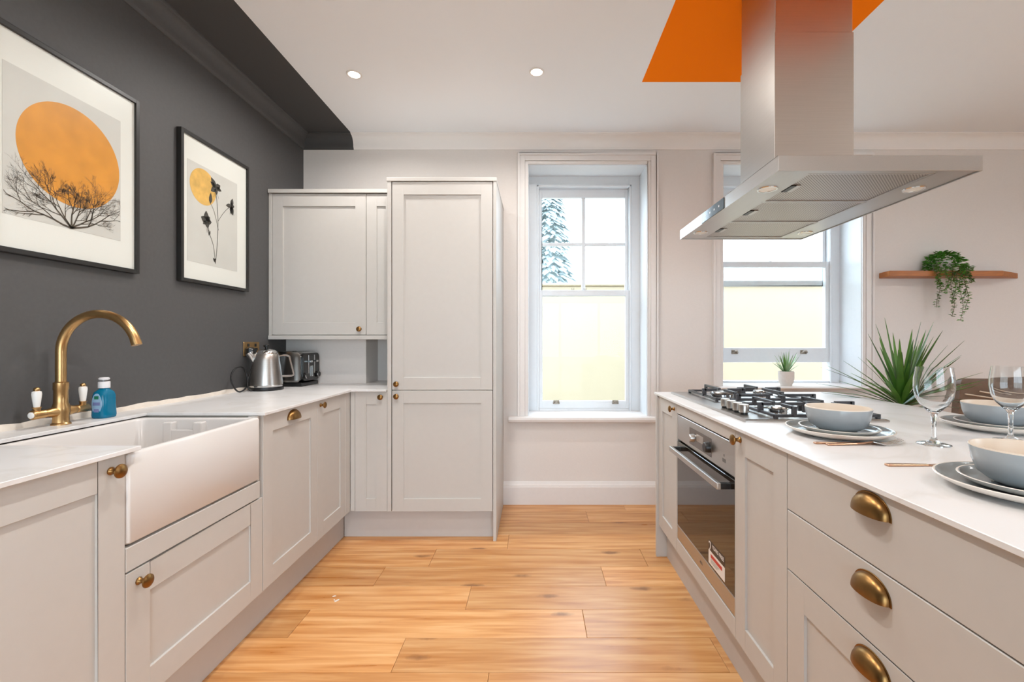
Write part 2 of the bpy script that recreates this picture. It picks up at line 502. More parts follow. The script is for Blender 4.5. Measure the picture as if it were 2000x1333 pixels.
bx('ceiling', 'ceiling', XL - .15, XR + .15, YF - .2, YB + DEP, ZC, ZC + .12, bevel=0, kind='structure')
# boxed-out pipe duct under the wall cupboard
bx('wall_duct', 'wall_white', XL, -1.153, 3.04, YB, .9, 1.30, bevel=.001, kind='structure')

def cornice_profile():
    # (distance out from the wall, height below the ceiling)
    pts = [(0, .100), (.007, .100), (.009, .092), (.012, .088)]
    for k in range(7):
        a = PI / 2 * k / 6
        pts.append((.058 - .044 * math.cos(a), .012 + .072 * (1 - math.sin(a))))
    pts += [(.060, .009), (.068, .007), (.068, 0), (0, 0)]
    return pts
pr = cornice_profile()
MB().loft([[(x, YB - d, ZC - h) for d, h in pr] for x in (XL, XR)]).build('trim_1', 'cornice_back', kind='structure', smooth=30)
MB().loft([[(XL + d, y, ZC - h) for d, h in pr] for y in (YF, YB)]).build('trim_2', 'wall_dark', kind='structure', smooth=30)
# baseboard with a moulded top
bp_ = [(0, 0), (.020, 0), (.020, .128), (.017, .133), (.017, .140), (.012, .147), (.009, .158), (.005, .166), (0, .166)]
MB().loft([[(x, YB - d, z) for d, z in bp_] for x in (-.235, XR)]).build('baseboard_back', 'trim_white', kind='structure', smooth=25)
# pale upright casing at the far right of the window wall
bx('trim_3', 'trim_white', 3.60, 3.685, YB - .022, YB, .0, 2.5, bevel=.004, kind='structure')

# ------------------------------------------------------------------ windows
def window(name, x0, x1, z0, z1, zmeet, lift, muntins, sill_x, nose_z):
    yb = 3.50                                   # face of the box frame
    win = MB()
    bw = .083
    win.box(x0, x0 + bw, yb, yb + .09, z0, z1); win.box(x1 - bw, x1, yb, yb + .09, z0, z1)
    win.box(x0 + bw, x1 - bw, yb, yb + .09, z1 - .085, z1)
    win.box(x0 + bw, x1 - bw, yb - .0, yb + .09, z0 - .02, z0 + .02)
    o = win.build(name, 'window_white', bevel=.003, kind='structure')
    # bead round the box frame
    b = MB()
    b.box(x0 + bw - .016, x0 + bw, yb - .010, yb, z0, z1 - .07); b.box(x1 - bw, x1 - bw + .016, yb - .010, yb, z0, z1 - .07)
    b.box(x0 + bw - .016, x1 - bw + .016, yb - .010, yb, z1 - .085, z1 - .069)
    b.build('staff_bead', 'window_white', o, bevel=.003)
    gx0, gx1 = x0 + bw, x1 - bw
    # upper sash (outer track)
    st = .024
    yu0, yu1 = yb + .045, yb + .08
    zt_ = z1 - .085
    up = MB()
    up.box(gx0, gx0 + st, yu0, yu1, zmeet - .02, zt_); up.box(gx1 - st, gx1, yu0, yu1, zmeet - .02, zt_)
    up.box(gx0 + st, gx1 - st, yu0, yu1, zt_ - .07, zt_); up.box(gx0 + st, gx1 - st, yu0, yu1, zmeet - .02, zmeet + .022)
    u = up.build('upper_sash', 'window_white', o, bevel=.003)
    ix0, ix1, iz0, iz1 = gx0 + st, gx1 - st, zmeet + .022, zt_ - .07
    if muntins:
        cx, cz = (ix0 + ix1) / 2, (iz0 + iz1) / 2
        bx('glazing_bar', 'window_white', cx - .015, cx + .015, yu0, yu1, iz0, iz1, u, bevel=.004)
        bx('glazing_bar', 'window_white', ix0, ix1, yu0 + .002, yu1 - .002, cz - .013, cz + .013, u, bevel=.004)
        cells = [(ix0, cx - .015, iz0, cz - .013), (cx + .015, ix1, iz0, cz - .013), (ix0, cx - .015, cz + .013, iz1), (cx + .015, ix1, cz + .013, iz1)]
    else:
        cells = [(ix0, ix1, iz0, iz1)]
    for c in cells:
        bx('pane', 'pane', c[0] - .003, c[1] + .003, yu0 + .016, yu0 + .019, c[2] - .003, c[3] + .003, u, bevel=0)
    # lower sash (inner track)
    yl0, yl1 = yb + .004, yb + .040
    lo = MB(); zb_ = z0 + .02 + lift; ztop = zmeet + .022 + lift
    lo.box(gx0, gx0 + st + .004, yl0, yl1, zb_, ztop); lo.box(gx1 - st - .004, gx1, yl0, yl1, zb_, ztop)
    lo.box(gx0 + st, gx1 - st, yl0, yl1, ztop - .044, ztop); lo.box(gx0 + st, gx1 - st, yl0, yl1, zb_, zb_ + (.115 if lift else .06))
    l = lo.build('lower_sash', 'window_white', o, bevel=.003)
    bx('pane', 'pane', gx0 + st, gx1 - st, yl0 + .016, yl0 + .019, zb_ + .05, ztop - .03, l, bevel=0)
    w_ = x1 - x0
    for f in (.25, .78) if not lift else (.19, .72):
        px = x0 + w_ * f
        h_ = MB()
        zz = zb_ + (.075 if lift else .043)
        h_.tube([(px - .022, yl0 - .002, zz), (px - .018, yl0 - .018, zz + .004), (px - .008, yl0 - .028, zz + .016), (px + .008, yl0 - .028, zz + .016), (px + .018, yl0 - .018, zz + .004), (px + .022, yl0 - .002, zz)], .006, 8)
        h_.box(px - .024, px + .024, yl0 - .004, yl0, zz - .008, zz + .022)
        h_.build('sash_lift', 'sash_brass', l, smooth=40)
    for f in (.40, .51) if not lift else (.47,):
        px = x0 + w_ * f
        k_ = MB(); k_.tube([(px - .008, yl0 + .012, ztop), (px - .008, yl0 + .012, ztop + .018)], .0025, 8)
        k_.tube([(px + .008, yl0 + .012, ztop), (px + .008, yl0 + .012, ztop + .018)], .0025, 8)
        k_.box(px - .010, px + .010, yl0 + .006, yl0 + .018, ztop, ztop + .004)
        k_.build('sash_hook', 'sash_brass', l, smooth=40)
    # sill board with a rounded nose
    s_ = MB(); n0, n1 = nose_z
    prof = [(YB + .30, n0), (YB - .045, n0), (YB - .055, n0 + .006), (YB - .060, (n0 + n1) / 2), (YB - .055, n1 - .006), (YB - .045, n1), (YB + .30, n1)]
    # inside the reveal the board is only as wide as the opening
    s_.loft([[(x, min(y, YB - .0005), z) for y, z in prof] for x in sill_x])
    s_.box(x0 + .001, x1 - .001, YB - .001, yb, n0, n1)
    s_.build('window_sill', 'trim_white', o, smooth=35)
    # architrave, stepped
    a = MB(); aw = .076; zb0 = n1
    for (d0, d1, th) in ((0, .022, .014), (.022, .060, .022), (.060, aw, .030)):
        a.box(x0 - d1, x0 - d0, YB - th, YB + .0005, zb0, z1 + d1)
        a.box(x1 + d0, x1 + d1, YB - th, YB + .0005, zb0, z1 + d1)
        a.box(x0 - d0, x1 + d0, YB - th, YB + .0005, z1 + d0, z1 + d1)
    a.build('architrave', 'trim_white', o, bevel=.002)
    # white plastered lining of the reveal
    r = MB()
    r.box(x0 - .0005, x0 + .004, YB, yb, n1, z1); r.box(x1 - .004, x1 + .0005, YB, yb, n1, z1)
    r.box(x0, x1, YB, yb, z1 - .004, z1 + .0005)
    r.build('reveal_lining', 'window_white', o)
    return o
window('window_1', W1['x0'], W1['x1'], W1['z0'], W1['z1'], 1.575, 0, True, (-.191, .875), (.604, .647))
window('window_2', W2['x0'], W2['x1'], W2['z0'], W2['z1'], 1.655, .145, False, (1.33, 2.50), (.842, .866))

# unseen glazed opening behind the viewer and right-hand window, both added for fill light
fr = MB()
for x in (-1.2, -.33, .53, 1.40, 2.25): fr.box(x, x + .05, YF - .13, YF - .07, 0, 2.1)
fr.box(-1.15, 2.25, YF - .13, YF - .07, 2.04, 2.1); fr.box(-1.15, 2.25, YF - .13, YF - .07, 0, .05)
dr_ = fr.build('fill_door', 'window_white', kind='structure', bevel=.002)
for x in (-1.15, -.28, .58, 1.45): bx('pane', 'pane', x, x + .81, YF - .102, YF - .098, .05, 2.04, dr_, bevel=0)
fr = MB()
for y in (-.6, .025, .65): fr.box(XR + .05, XR + .10, y, y + .05, .9, 2.3)
fr.box(XR + .05, XR + .10, -.55, .65, .9, .95); fr.box(XR + .05, XR + .10, -.55, .65, 2.25, 2.3)
w3_ = fr.build('fill_window', 'window_white', kind='structure', bevel=.002)
for y in (-.55, .075): bx('pane', 'pane', XR + .073, XR + .077, y, y + .575, .95, 2.25, w3_, bevel=0)

# ------------------------------------------------------------------ outside
bx('ground_outside', 'paving', -30, 34, -30, 36, -.35, -.12, bevel=0, kind='structure')  # unseen ground, made paler to bounce light up to the ceiling
gw = thing('garden_wall', 'sunny cream rendered garden wall outside the sash windows', 'garden wall', (1.2, 5.3, -.12))
bx('wall_face', 'outside_wall', -4, 9, 5.2, 5.42, -.12, 1.84, gw, bevel=.01)
bx('coping', 'outside_wall', -4.03, 9.03, 5.17, 5.45, 1.84, 1.87, gw, bevel=.008)
tr = thing('conifer', 'conifer with pale glare haze painted on, behind the garden wall, seen through left panes', 'tree', (.30, 9.0, -.12))
MB().tube([(.30, 9, -.12), (.30, 9, 1.4)], .14, 10).build('trunk', 'dark_wood', tr, smooth=40)
cr = MB(); random.seed(3)
for k in range(1500):
    h = random.random() ** .8; a = random.uniform(0, 2 * PI); rad = (1 - h) * .62 * math.sqrt(random.random()) + .04
    p = Vector((.30 + rad * math.cos(a), 9 + rad * math.sin(a), 1.0 + 4.2 * h)); d = Vector((math.cos(a), math.sin(a), -.6)).normalized()
    t = d.cross(Vector((0, 0, 1))).normalized(); l_ = random.uniform(.12, .26); w_ = l_ * .35
    q = d * l_; n_ = t.cross(d) * .03
    cr.add([p - t * w_, p + n_, p + t * w_, p + q], [(0, 1, 3), (1, 2, 3), (0, 2, 1)])
cr.build('crown', 'tree_haze', tr, kind='stuff')

# ------------------------------------------------------------------ left run of units
XD = -1.105                 # face of the left-hand doors
PZ, TZ = .178, .892         # door bottom / top
DT = .02
Lm = left_map(XD - DT)
def carcass(name, parent, x0, x1, y0, y1, z0=PZ, z1=.893):
    return bx(name, 'carcass', x0, x1, y0, y1, z0, z1, parent, bevel=.001)

t = thing('base_cabinet', 'off-white base cabinet with one shaker door, left of the ceramic sink', 'cabinet', (-1.40, .90, PZ))
carcass('body', t, XL + .02, XD - DT - .002, .602, 1.202)
d = shaker(t, Lm, .604, 1.2005, PZ, TZ, st=.075, rail=.082)
knob(d, left_map(XD), 1.160, .857, 0, 1.12)

t = thing('sink_cabinet', 'off-white cabinet under the ceramic sink with a low shaker door', 'cabinet', (-1.40, 1.505, PZ))
carcass('body', t, XL + .02, XD - DT - .002, 1.204, 1.806, PZ, .628)
slab(t, Lm, 1.2035, 1.790, .568, .634, name='fascia_strip')
bx('filler_post', 'cabinet', XD - .05, XD - .012, 1.792, 1.806, PZ, .893, t, bevel=.001)
d = shaker(t, Lm, 1.2035, 1.806, PZ, .563, st=.075, rail=.082)
knob(d, left_map(XD), 1.242, .527, 0, 1.12)

t = thing('dishwasher_cabinet', 'off-white integrated appliance front with a brass cup handle', 'cabinet', (-1.40, 2.036, PZ))
carcass('body', t, XL + .02, XD - DT - .002, 1.811, 2.260)
d = shaker(t, Lm, 1.811, 2.2605, PZ, TZ, st=.066)
cup_handle(d, left_map(XD), 2.036, .842, 0)

t = thing('corner_cabinet', 'off-white shaker base cabinet in the corner beside the cup-handled front', 'cabinet', (-1.40, 2.45, PZ))
carcass('body', t, XL + .02, XD - DT - .002, 2.264, 2.655)
d = shaker(t, Lm, 2.2635, 2.598, PZ, TZ, st=.066)
knob(d, left_map(XD), 2.294, .866, 0)
bx('corner_post', 'cabinet', XD - .03, XD + .0, 2.601, 2.663, PZ, TZ, t, bevel=.002)

# plinths
bx('plinth', 'plinth', -1.19, -1.168, .60, 2.722, 0, .172, bevel=.001)
put(bpy.data.objects['plinth'], 'long off-white plinth under the sink-side cabinets', 'plinth')

# back run
YD = 2.66                   # face of the doors of the back run
Bm = back_map(YD + DT)
t = thing('narrow_cabinet', 'narrow off-white shaker base cabinet between the corner and tall cupboard', 'cabinet', (-.98, 2.95, PZ))
carcass('body', t, -1.10, -.884, YD + DT + .002, 3.22)
bx('filler_strip', 'cabinet', -1.1045, -1.077, YD + .0035, YD + .03, PZ, TZ, t, bevel=.0015)
d = shaker(t, Bm, -1.0745, -.8835, PZ, TZ, st=.066)
knob(d, back_map(YD), -.918, .862, 0)

t = thing('tall_cupboard', 'tall off-white fridge cupboard with two shaker doors', 'cupboard', (-.556, 2.96, 0))
carcass('body', t, -.852, -.253, YD + DT + .002, 3.25, PZ, 2.145)
bx('side_panel', 'cabinet', -.882, -.858, YD - .003, 3.25, PZ, 2.150, t, bevel=.0015)
bx('side_panel', 'cabinet', -.250, -.231, YD - .003, 3.268, 0, 2.150, t, bevel=.0015)
bx('top_panel', 'cabinet', -.886, -.229, YD - .006, 3.268, 2.1505, 2.173, t, bevel=.0015)
d = shaker(t, Bm, -.8535, -.2535, PZ, .8995, st=.069)
knob(d, back_map(YD), -.824, .866, 0)
d = shaker(t, Bm, -.8535, -.2535, .9035, 2.146, st=.069)
knob(d, back_map(YD), -.824, .940, 0)
put(bx('plinth', 'plinth', -1.166, -.252, 2.722, 2.74, 0, .172, bevel=.001), 'off-white plinth under the tall cupboard and narrow cabinet', 'plinth')

t = thing('wall_cupboard', 'off-white wall cupboard hung above the kettle and toaster', 'cupboard', (-1.29, 3.05, 1.206))
YW = 2.84
carcass('body', t, XL + .026, -.885, YW + DT + .002, 3.268, 1.232, 2.138)
bx('side_panel', 'cabinet', XL + .002, XL + .021, YW - .002, 3.268, 1.232, 2.138, t, bevel=.0015)
bx('top_panel', 'cabinet', XL + .002, -.885, YW - .012, 3.268, 2.1385, 2.162, t, bevel=.0015)
bx('pelmet', 'cabinet', XL + .002, -.885, YW - .008, 3.03, 1.206, 1.2315, t, bevel=.0015)
Wm = back_map(YW + DT)
d = shaker(t, Wm, -1.676, -1.0785, 1.236, 2.134, st=.068, rail=.078)
knob(d, back_map(YW), -1.115, 1.272, 0, 1.0)
shaker(t, Wm, -1.0755, -.886, 1.236, 2.134, st=.066, rail=.078)

# L-shaped stone worktop with the sink cut-out
XW = -1.088
t = thing('stone_worktop', 'pale stone worktop of the left-hand run, cut out round the sink', 'worktop', (-1.40, 1.9, .895))
z0, z1 = .895, .907
cut_x, cy0, cy1 = -1.565, 1.232, 1.795
mb = MB()
outline = [(XL, .55), (XW, .55), (XW, cy0), (cut_x, cy0), (cut_x, cy1), (XW, cy1), (XW, 2.640), (-.884, 2.640), (-.884, 3.268), (-1.152, 3.268), (-1.152, 3.04), (XL, 3.04)]
n = len(outline)
mb.add([(x, y, z0) for x, y in outline] + [(x, y, z1) for x, y in outline],
       [list(range(n))[::-1], list(range(n, 2 * n))] + [(i, (i + 1) % n, n + (i + 1) % n, n + i) for i in range(n)])
mb.build('slab', 'worktop', t, bevel=.0012)
# uneven filler bead where the worktop meets the dark wall
random.seed(8)
lo = []; N_ = 46
for i in range(N_ + 1):
    y = .55 + (3.04 - .55) * i / N_; h = .020 + random.uniform(-.0035, .0035); d_ = .007 + random.uniform(0, .003)
    lo.append([(XL, y, z1), (XL + d_, y, z1), (XL + d_ * .8, y, z1 + h * .7), (XL + .003, y, z1 + h), (XL, y, z1 + h)])
MB().loft(lo).build('wall_bead', 'sealant', t, smooth=40)

# belfast sink
t = thing('belfast_sink', 'white glazed ceramic butler sink set in the worktop', 'sink', (-1.34, 1.5, .640))
sx0, sx1, sy0, sy1 = -1.585, XD + .002, 1.2065, 1.789
sz0, sz1 = .640, .8905
r = .012; th = .026
loops = [rrect(sx0 + .006, sx1 - .006, sy0 + .006, sy1 - .006, .010, sz0), rrect(sx0, sx1, sy0, sy1, r, sz0 + .006), rrect(sx0, sx1, sy0, sy1, r, sz1 - .008),
         rrect(sx0 + .003, sx1 - .003, sy0 + .003, sy1 - .003, r, sz1 - .002), rrect(sx0 + .008, sx1 - .008, sy0 + .008, sy1 - .008, r, sz1),
         rrect(sx0 + th - .008, sx1 - th + .008, sy0 + th - .008, sy1 - th + .008, .02, sz1),
         rrect(sx0 + th - .002, sx1 - th + .002, sy0 + th - .002, sy1 - th + .002, .025, sz1 - .003),
         rrect(sx0 + th, sx1 - th, sy0 + th, sy1 - th, .03, sz1 - .010), rrect(sx0 + th + .004, sx1 - th - .004, sy0 + th + .004, sy1 - th - .004, .03, sz0 + .06),
         rrect(sx0 + th + .012, sx1 - th - .012, sy0 + th + .012, sy1 - th - .012, .03, sz0 + .04), rrect(sx0 + th + .035, sx1 - th - .035, sy0 + th + .035, sy1 - th - .035, .03, sz0 + .032)]
MB().loft(loops).build('basin', 'ceramic', t, smooth=50)
# weir overflow on the far inner wall
ov = MB(); oy = sy1 - th; ox0, ox1 = -1.42, -1.33
ov.box(ox0 - .03, ox0 + .004, oy - .03, oy + .004, sz0 + .09, sz1 - .012); ov.box(ox1 - .004, ox1 + .03, oy - .03, oy + .004, sz0 + .09, sz1 - .012)
ov.box(ox0, ox1, oy - .03, oy - .022, sz0 + .09, sz1 - .040); ov.box(ox0, ox1, oy - .03, oy + .004, sz0 + .085, sz0 + .10)
ov.build('overflow', 'ceramic', t, bevel=.004, seg=2)
dr = MB(); dr.lathe([(0, 0), (.045, 0), (.045, .003), (.03, .004), (.018, .001), (0, .001)], 28, c=(-1.345, 1.5, sz0 + .0325))
dr.build('drain', 'brass', t, smooth=40)

# bridge tap
tx, ty = -1.640, 1.541
t = thing('mixer_tap', 'brushed brass swan-neck mixer tap behind the sink', 'tap', (tx, ty, .907))
mb = MB(); mb.lathe([(0, 0), (.026, 0), (.026, .004), (.022, .008), (.021, .03), (.024, .045), (.0235, .062), (.019, .075), (.0185, .118), (.020, .121), (.020, .145), (.0145, .149), (0, .149)], 28, c=(tx, ty, .907))
mb.build('body', 'brass', t, smooth=35)
R_ = .130; zc = 1.160; pts = [(tx, ty, 1.04), (tx, ty, 1.09), (tx, ty, 1.12)]
for k in range(25):
    a = PI - (PI - math.radians(15)) * k / 24
    pts.append((tx + R_ + R_ * math.cos(a), ty + .004 * k / 24, zc + R_ * math.sin(a)))
MB().tube(pts, .0145, 18).build('spout', 'brass', t, smooth=60)
e = Vector(pts[-1]); dv = (e - Vector(pts[-2])).normalized()
MB().tube([e - dv * .004, e + dv * .012], .0152, 18).build('spout_tip', 'brass', t, smooth=40)
for sgn in (-1, 1):
    arm = MB()
    arm.tube([(tx, ty, .953), (tx, ty + sgn * .028, .953), (tx, ty + sgn * .05, .953), (tx, ty + sgn * .053, .953), (tx, ty + sgn * .056, .953), (tx, ty + sgn * .088, .953), (tx, ty + sgn * .091, .953)],
             [.015, .017, .012, .0145, .0135, .0155, .013], 18)
    arm.tube([(tx, ty + sgn * .075, .953), (tx, ty + sgn * .075, .972), (tx, ty + sgn * .075, .978)], [.011, .0095, .012], 14)
    a_ = arm.build('arm', 'brass', t, smooth=45)
    lv = MB(); lv.lathe([(0, 0), (.0075, 0), (.0085, .006), (.0112, .030), (.0125, .044), (.0115, .052), (.006, .055), (0, .055)], 20, c=(tx, ty + sgn * .075, .977))
    lv.build('porcelain_lever', 'porcelain', a_, smooth=40)
    fn = MB(); fn.lathe([(0, 0), (.007, 0), (.0085, .004), (.0075, .009), (.004, .012), (0, .013)], 16, c=(tx, ty + sgn * .075, 1.031))
    fn.build('finial', 'brass', a_, smooth=40)
    bt = MB(); bt.lathe([(0, 0), (.0105, 0), (.0105, .002), (.008, .004), (0, .0045)], 18, mp=lambda x, y, z: (tx + x, ty + sgn * (.091 + z), .953 + y))
    bt.build('button', 'porcelain', a_, smooth=40)

# soap bottle
t = thing('soap_bottle', 'clear bottle of bright blue hand soap with white flip cap beside the tap', 'soap bottle', (-1.628, 1.683, .907))
cx, cy = -1.628, 1.683
def bl(hw, hd, r, z): return rrect(cx - hw, cx + hw, cy - hd, cy + hd, r, .907 + z, 6)
MB().loft([bl(.025, .026, .014, 0), bl(.028, .029, .016, .003), bl(.029, .0305, .017, .012), bl(.0275, .029, .017, .05), bl(.027, .0285, .017, .085), bl(.024, .026, .017, .097), bl(.017, .018, .0165, .106), bl(.0135, .0135, .0134, .110), bl(.0135, .0135, .0134, .116)]
          ).build('bottle', 'soap', t, smooth=45)
MB().lathe([(0, 0), (.0175, 0), (.0175, .022), (.0165, .024), (.0105, .024), (.0105, .030), (.0155, .031), (.0165, .036), (.013, .039), (0, .040)], 24, c=(cx, cy, .907 + .112)).build('cap', 'soap_cap', t, smooth=35)
MB().lathe([(.0106, 0), (.0118, .0005), (.0118, .004), (.0106, .0045)], 24, c=(cx, cy, .907 + .1365)).build('cap_ring', 'display', t, smooth=35)
lb = MB(); ring = []; ctr = Vector((cx, cy - .0298, .907 + .053))
for i in range(28):
    a = 2 * PI * i / 28
    ring.append(ctr + Vector((.018 * math.cos(a), 0, .040 * math.sin(a))))
lb.loft([[p + Vector((0, .003, 0)) for p in ring], ring]).build('label', 'label', t)
for z_, c_, w_ in ((.030, 'label_mark', .009), (.055, 'label_mark', .013), (.078, 'label_green', .008)):
    bx('label_mark', c_, cx - w_, cx + w_, cy - .0305, cy - .0297, .907 + z_ - .006, .907 + z_ + .006, t, bevel=0)

# brass socket, plug and kettle lead
t = thing('wall_socket', 'double brass plug socket on the dark wall behind the kettle', 'socket', (XL, 2.665, 1.148))
bx('plate', 'brass', XL, XL + .006, 2.592, 2.738, 1.106, 1.190, t, bevel=.002)
for yy in (2.632, 2.698): bx('rocker', 'black', XL + .006, XL + .009, yy - .008, yy + .008, 1.162, 1.180, t, bevel=.001)
bx('insert', 'black', XL + .006, XL + .0065, 2.676, 2.72, 1.114, 1.154, t, bevel=0)
t = thing('power_plug', 'black plug with looped cable leading to the kettle', 'plug', (XL + .02, 2.632, 1.13))
MB().loft([rrect(2.606, 2.658, 1.106, 1.158, .01, 0), rrect(2.606, 2.658, 1.106, 1.158, .01, .018), rrect(2.614, 2.650, 1.112, 1.150, .012, .036)]).build('tmp', 'black', None)
o = bpy.data.objects['tmp']; o.name = 'plug_body'
o.data.transform(Matrix(((0, 0, 1, XL + .0065), (1, 0, 0, 0), (0, 1, 0, 0), (0, 0, 0, 1)))); o.data.transform(Matrix.Translation(-WL[t])); o.parent = t
def smooth_path(pts, n=8):
    P = [Vector(p) for p in pts]; out = []
    for i in range(len(P) - 1):
        p0, p1, p2, p3 = P[max(i - 1, 0)], P[i], P[i + 1], P[min(i + 2, len(P) - 1)]
        for k in range(n):
            u = k / n
            out.append(.5 * ((2 * p1) + (-p0 + p2) * u + (2 * p0 - 5 * p1 + 4 * p2 - p3) * u * u + (-p0 + 3 * p1 - 3 * p2 + p3) * u ** 3))
    return out + [P[-1]]
cab = smooth_path([(-1.660, 2.632, 1.112), (-1.655, 2.615, 1.06), (-1.650, 2.565, .985), (-1.645, 2.535, .93), (-1.640, 2.47, .914), (-1.640, 2.425, .945), (-1.645, 2.41, 1.0), (-1.648, 2.45, 1.045), (-1.650, 2.52, 1.045), (-1.645, 2.545, .985), (-1.635, 2.535, .935), (-1.622, 2.538, .914), (-1.614, 2.543, .914)])
MB().tube(cab, .0042, 8).build('cable', 'cable', t, smooth=60)

# kettle
kx, ky = -1.588, 2.635
t = thing('kettle', 'brushed steel jug kettle on a black base by the dark wall', 'kettle', (kx, ky, .907))
MB().lathe([(0, 0), (.088, 0), (.090, .004), (.088, .018), (.080, .020), (0, .020)], 36, c=(kx, ky, .907)).build('power_base', 'black', t, smooth=35)
MB().lathe([(0, .021), (.086, .021), (.087, .030), (.085, .032)], 36, c=(kx, ky, .907)).build('base_ring', 'chrome', t, smooth=35)
MB().lathe([(0, .032), (.085, .032), (.083, .06), (.076, .12), (.068, .18), (.064, .212), (.062, .214), (0, .214)], 40, c=(kx, ky, .907)).build('body', 'steel', t, smooth=40)
ld = MB().lathe([(0, .214), (.060, .214), (.059, .222), (.045, .236), (.018, .242), (0, .242)], 32, c=(kx, ky, .907)).build('lid', 'chrome', t, smooth=40)
MB().lathe([(0, .242), (.009, .242), (.009, .252), (.016, .256), (.016, .264), (.010, .267), (0, .267)], 20, c=(kx, ky, .907)).build('lid_knob', 'black', ld, smooth=35)
hd = Vector((.80, .60, 0)).normalized()
def kp(d_, z_): return Vector((kx, ky, .907)) + hd * d_ + Vector((0, 0, z_))
hm = MB(); sd = Vector((0, 0, 1)).cross(hd)
def strap(pts, wd, th_):
    lo = []
    for i, p in enumerate(pts):
        tn = (pts[min(i + 1, len(pts) - 1)] - pts[max(i - 1, 0)]).normalized(); nn = tn.cross(sd).normalized()
        lo.append([p - sd * wd - nn * th_, p + sd * wd - nn * th_, p + sd * wd + nn * th_, p - sd * wd + nn * th_])
    return lo
hm.loft(strap([kp(.060, .198), kp(.085, .203), kp(.105, .202), kp(.118, .196), kp(.128, .150), kp(.140, .095), kp(.140, .084), kp(.128, .078), kp(.105, .077), kp(.074, .078)], .010, .0055))
hm.build('handle', 'chrome', t, bevel=.002)
sp = MB(); sb = -hd
sp.tube([Vector((kx, ky, .907 + .165)) + sb * .062, Vector((kx, ky, .907 + .205)) + sb * .078, Vector((kx, ky, .907 + .222)) + sb * .088], [.012, .020, .022], 16)
sp.build('spout', 'chrome', t, smooth=40)

# toaster
t = thing('toaster', 'black and steel four-slice toaster beside the kettle', 'toaster', (-1.575, 2.92, .907))
a0, a1, b0, b1 = -1.672, -1.476, 2.805, 3.03
bx('base', 'black', a0 + .004, a1 + .004, b0 + .004, b1 - .004, .909, .932, t, bevel=.004)
def tprof(y): # rounded-shoulder cross-section in x,z
    p = rrect(a0, a1, .933, 1.128, .035, 0, 6); return [(x, y, max(z, .933)) for x, z, _ in p]
MB().loft([tprof(b0), tprof(b1)]).build('shell', 'chrome', t, smooth=40)
pnl = MB(); pz = rrect(b0 + .006, b1 - .006, .940, 1.118, .03, 0, 6)
pnl.loft([[(a1 - .004, y, z) for y, z, _ in pz], [(a1 + .012, y, z) for y, z, _ in pz]])
pnl.build('control_panel', 'toaster_black', t, bevel=.003, seg=2)
for yy in (b0 + .075, b0 + .15):
    bx('lever_slot', 'chrome', a1 + .012, a1 + .014, yy - .005, yy + .005, .985, 1.105, t, bevel=.001)
    bx('lever', 'chrome', a1 + .013, a1 + .034, yy - .014, yy + .014, 1.058, 1.070, t, bevel=.002)
for yy in (b0 + .102, b0 + .124):
    ri = rrect(yy - .007, yy + .007, .965, 1.035, .0065, 0, 5); rj = rrect(yy - .0045, yy + .0045, .968, 1.032, .004, 0, 5)
    mb = MB(); mb.loft([[(a1 + .012, y, z) for y, z, _ in ri], [(a1 + .014, y, z) for y, z, _ in ri], [(a1 + .014, y, z) for y, z, _ in rj], [(a1 + .012, y, z) for y, z, _ in rj]], False, False)
    mb.build('button_ring', 'chrome', t)
for yy in (b0 + .035, b0 + .19):
    MB().lathe([(0, 0), (.018, 0), (.017, .014), (.015, .016), (0, .016)], 22, mp=lambda x, y, z: (a1 + .012 + z, yy + x, .975 + y)).build('dial', 'black', t, smooth=35)
    MB().lathe([(.0165, .0125), (.0185, .010), (.0175, .014)], 22, mp=lambda x, y, z: (a1 + .012 + z, yy + x, .975 + y)).build('dial_rim', 'chrome', t, smooth=35)
for xx in (-1.62, -1.53):
    bx('bread_slot', 'black', xx - .014, xx + .014, b0 + .03, b1 - .03, 1.1275, 1.1292, t, bevel=0)

# ------------------------------------------------------------------ framed prints on the dark wall
XF = -1.675
def framed(name, label, y0, y1, z0, z1, py0, py1, pz0, pz1):
    t = thing(name, label, 'picture', (XL, (y0 + y1) / 2, z0))
    fw = .016
    f = MB()
    f.box(XL, XF, y0, y0 + fw, z0, z1); f.box(XL, XF, y1 - fw, y1, z0, z1)
    f.box(XL, XF, y0 + fw, y1 - fw, z0, z0 + fw); f.box(XL, XF, y0 + fw, y1 - fw, z1 - fw, z1)
    f.build('frame', 'frame_black', t, bevel=.001)
    bx('mount', 'paper', XL, XF - .010, y0 + fw - .002, y1 - fw + .002, z0 + fw - .002, z1 - fw + .002, t, bevel=0)
    bx('print', 'print_grey', XL, XF - .0092, py0, py1, pz0, pz1, t, bevel=0)
    bx('glazing', 'pane', XF - .006, XF - .0045, y0 + fw - .001, y1 - fw + .001, z0 + fw - .001, z1 - fw + .001, t, bevel=0)
    return t
def disc(t, name, m_, cy, cz, r, x):
    mb = MB(); lp = [(cy + r * math.cos(2 * PI * i / 64), cz + r * math.sin(2 * PI * i / 64)) for i in range(64)]
    mb.loft([[(x - .0006, y, z) for y, z in lp], [(x, y, z) for y, z in lp]])
    return mb.build(name, m_, t)
p1 = framed('framed_print', 'black-framed print of an orange disc behind a bare tree', 1.372, 1.888, 1.480, 2.211, 1.408, 1.810, 1.602, 2.089)
disc(p1, 'orange_disc', 'print_gold', 1.624, 1.866, .180, XF - .0088)
random.seed(21)
tb = MB(); XP = XF - .0084
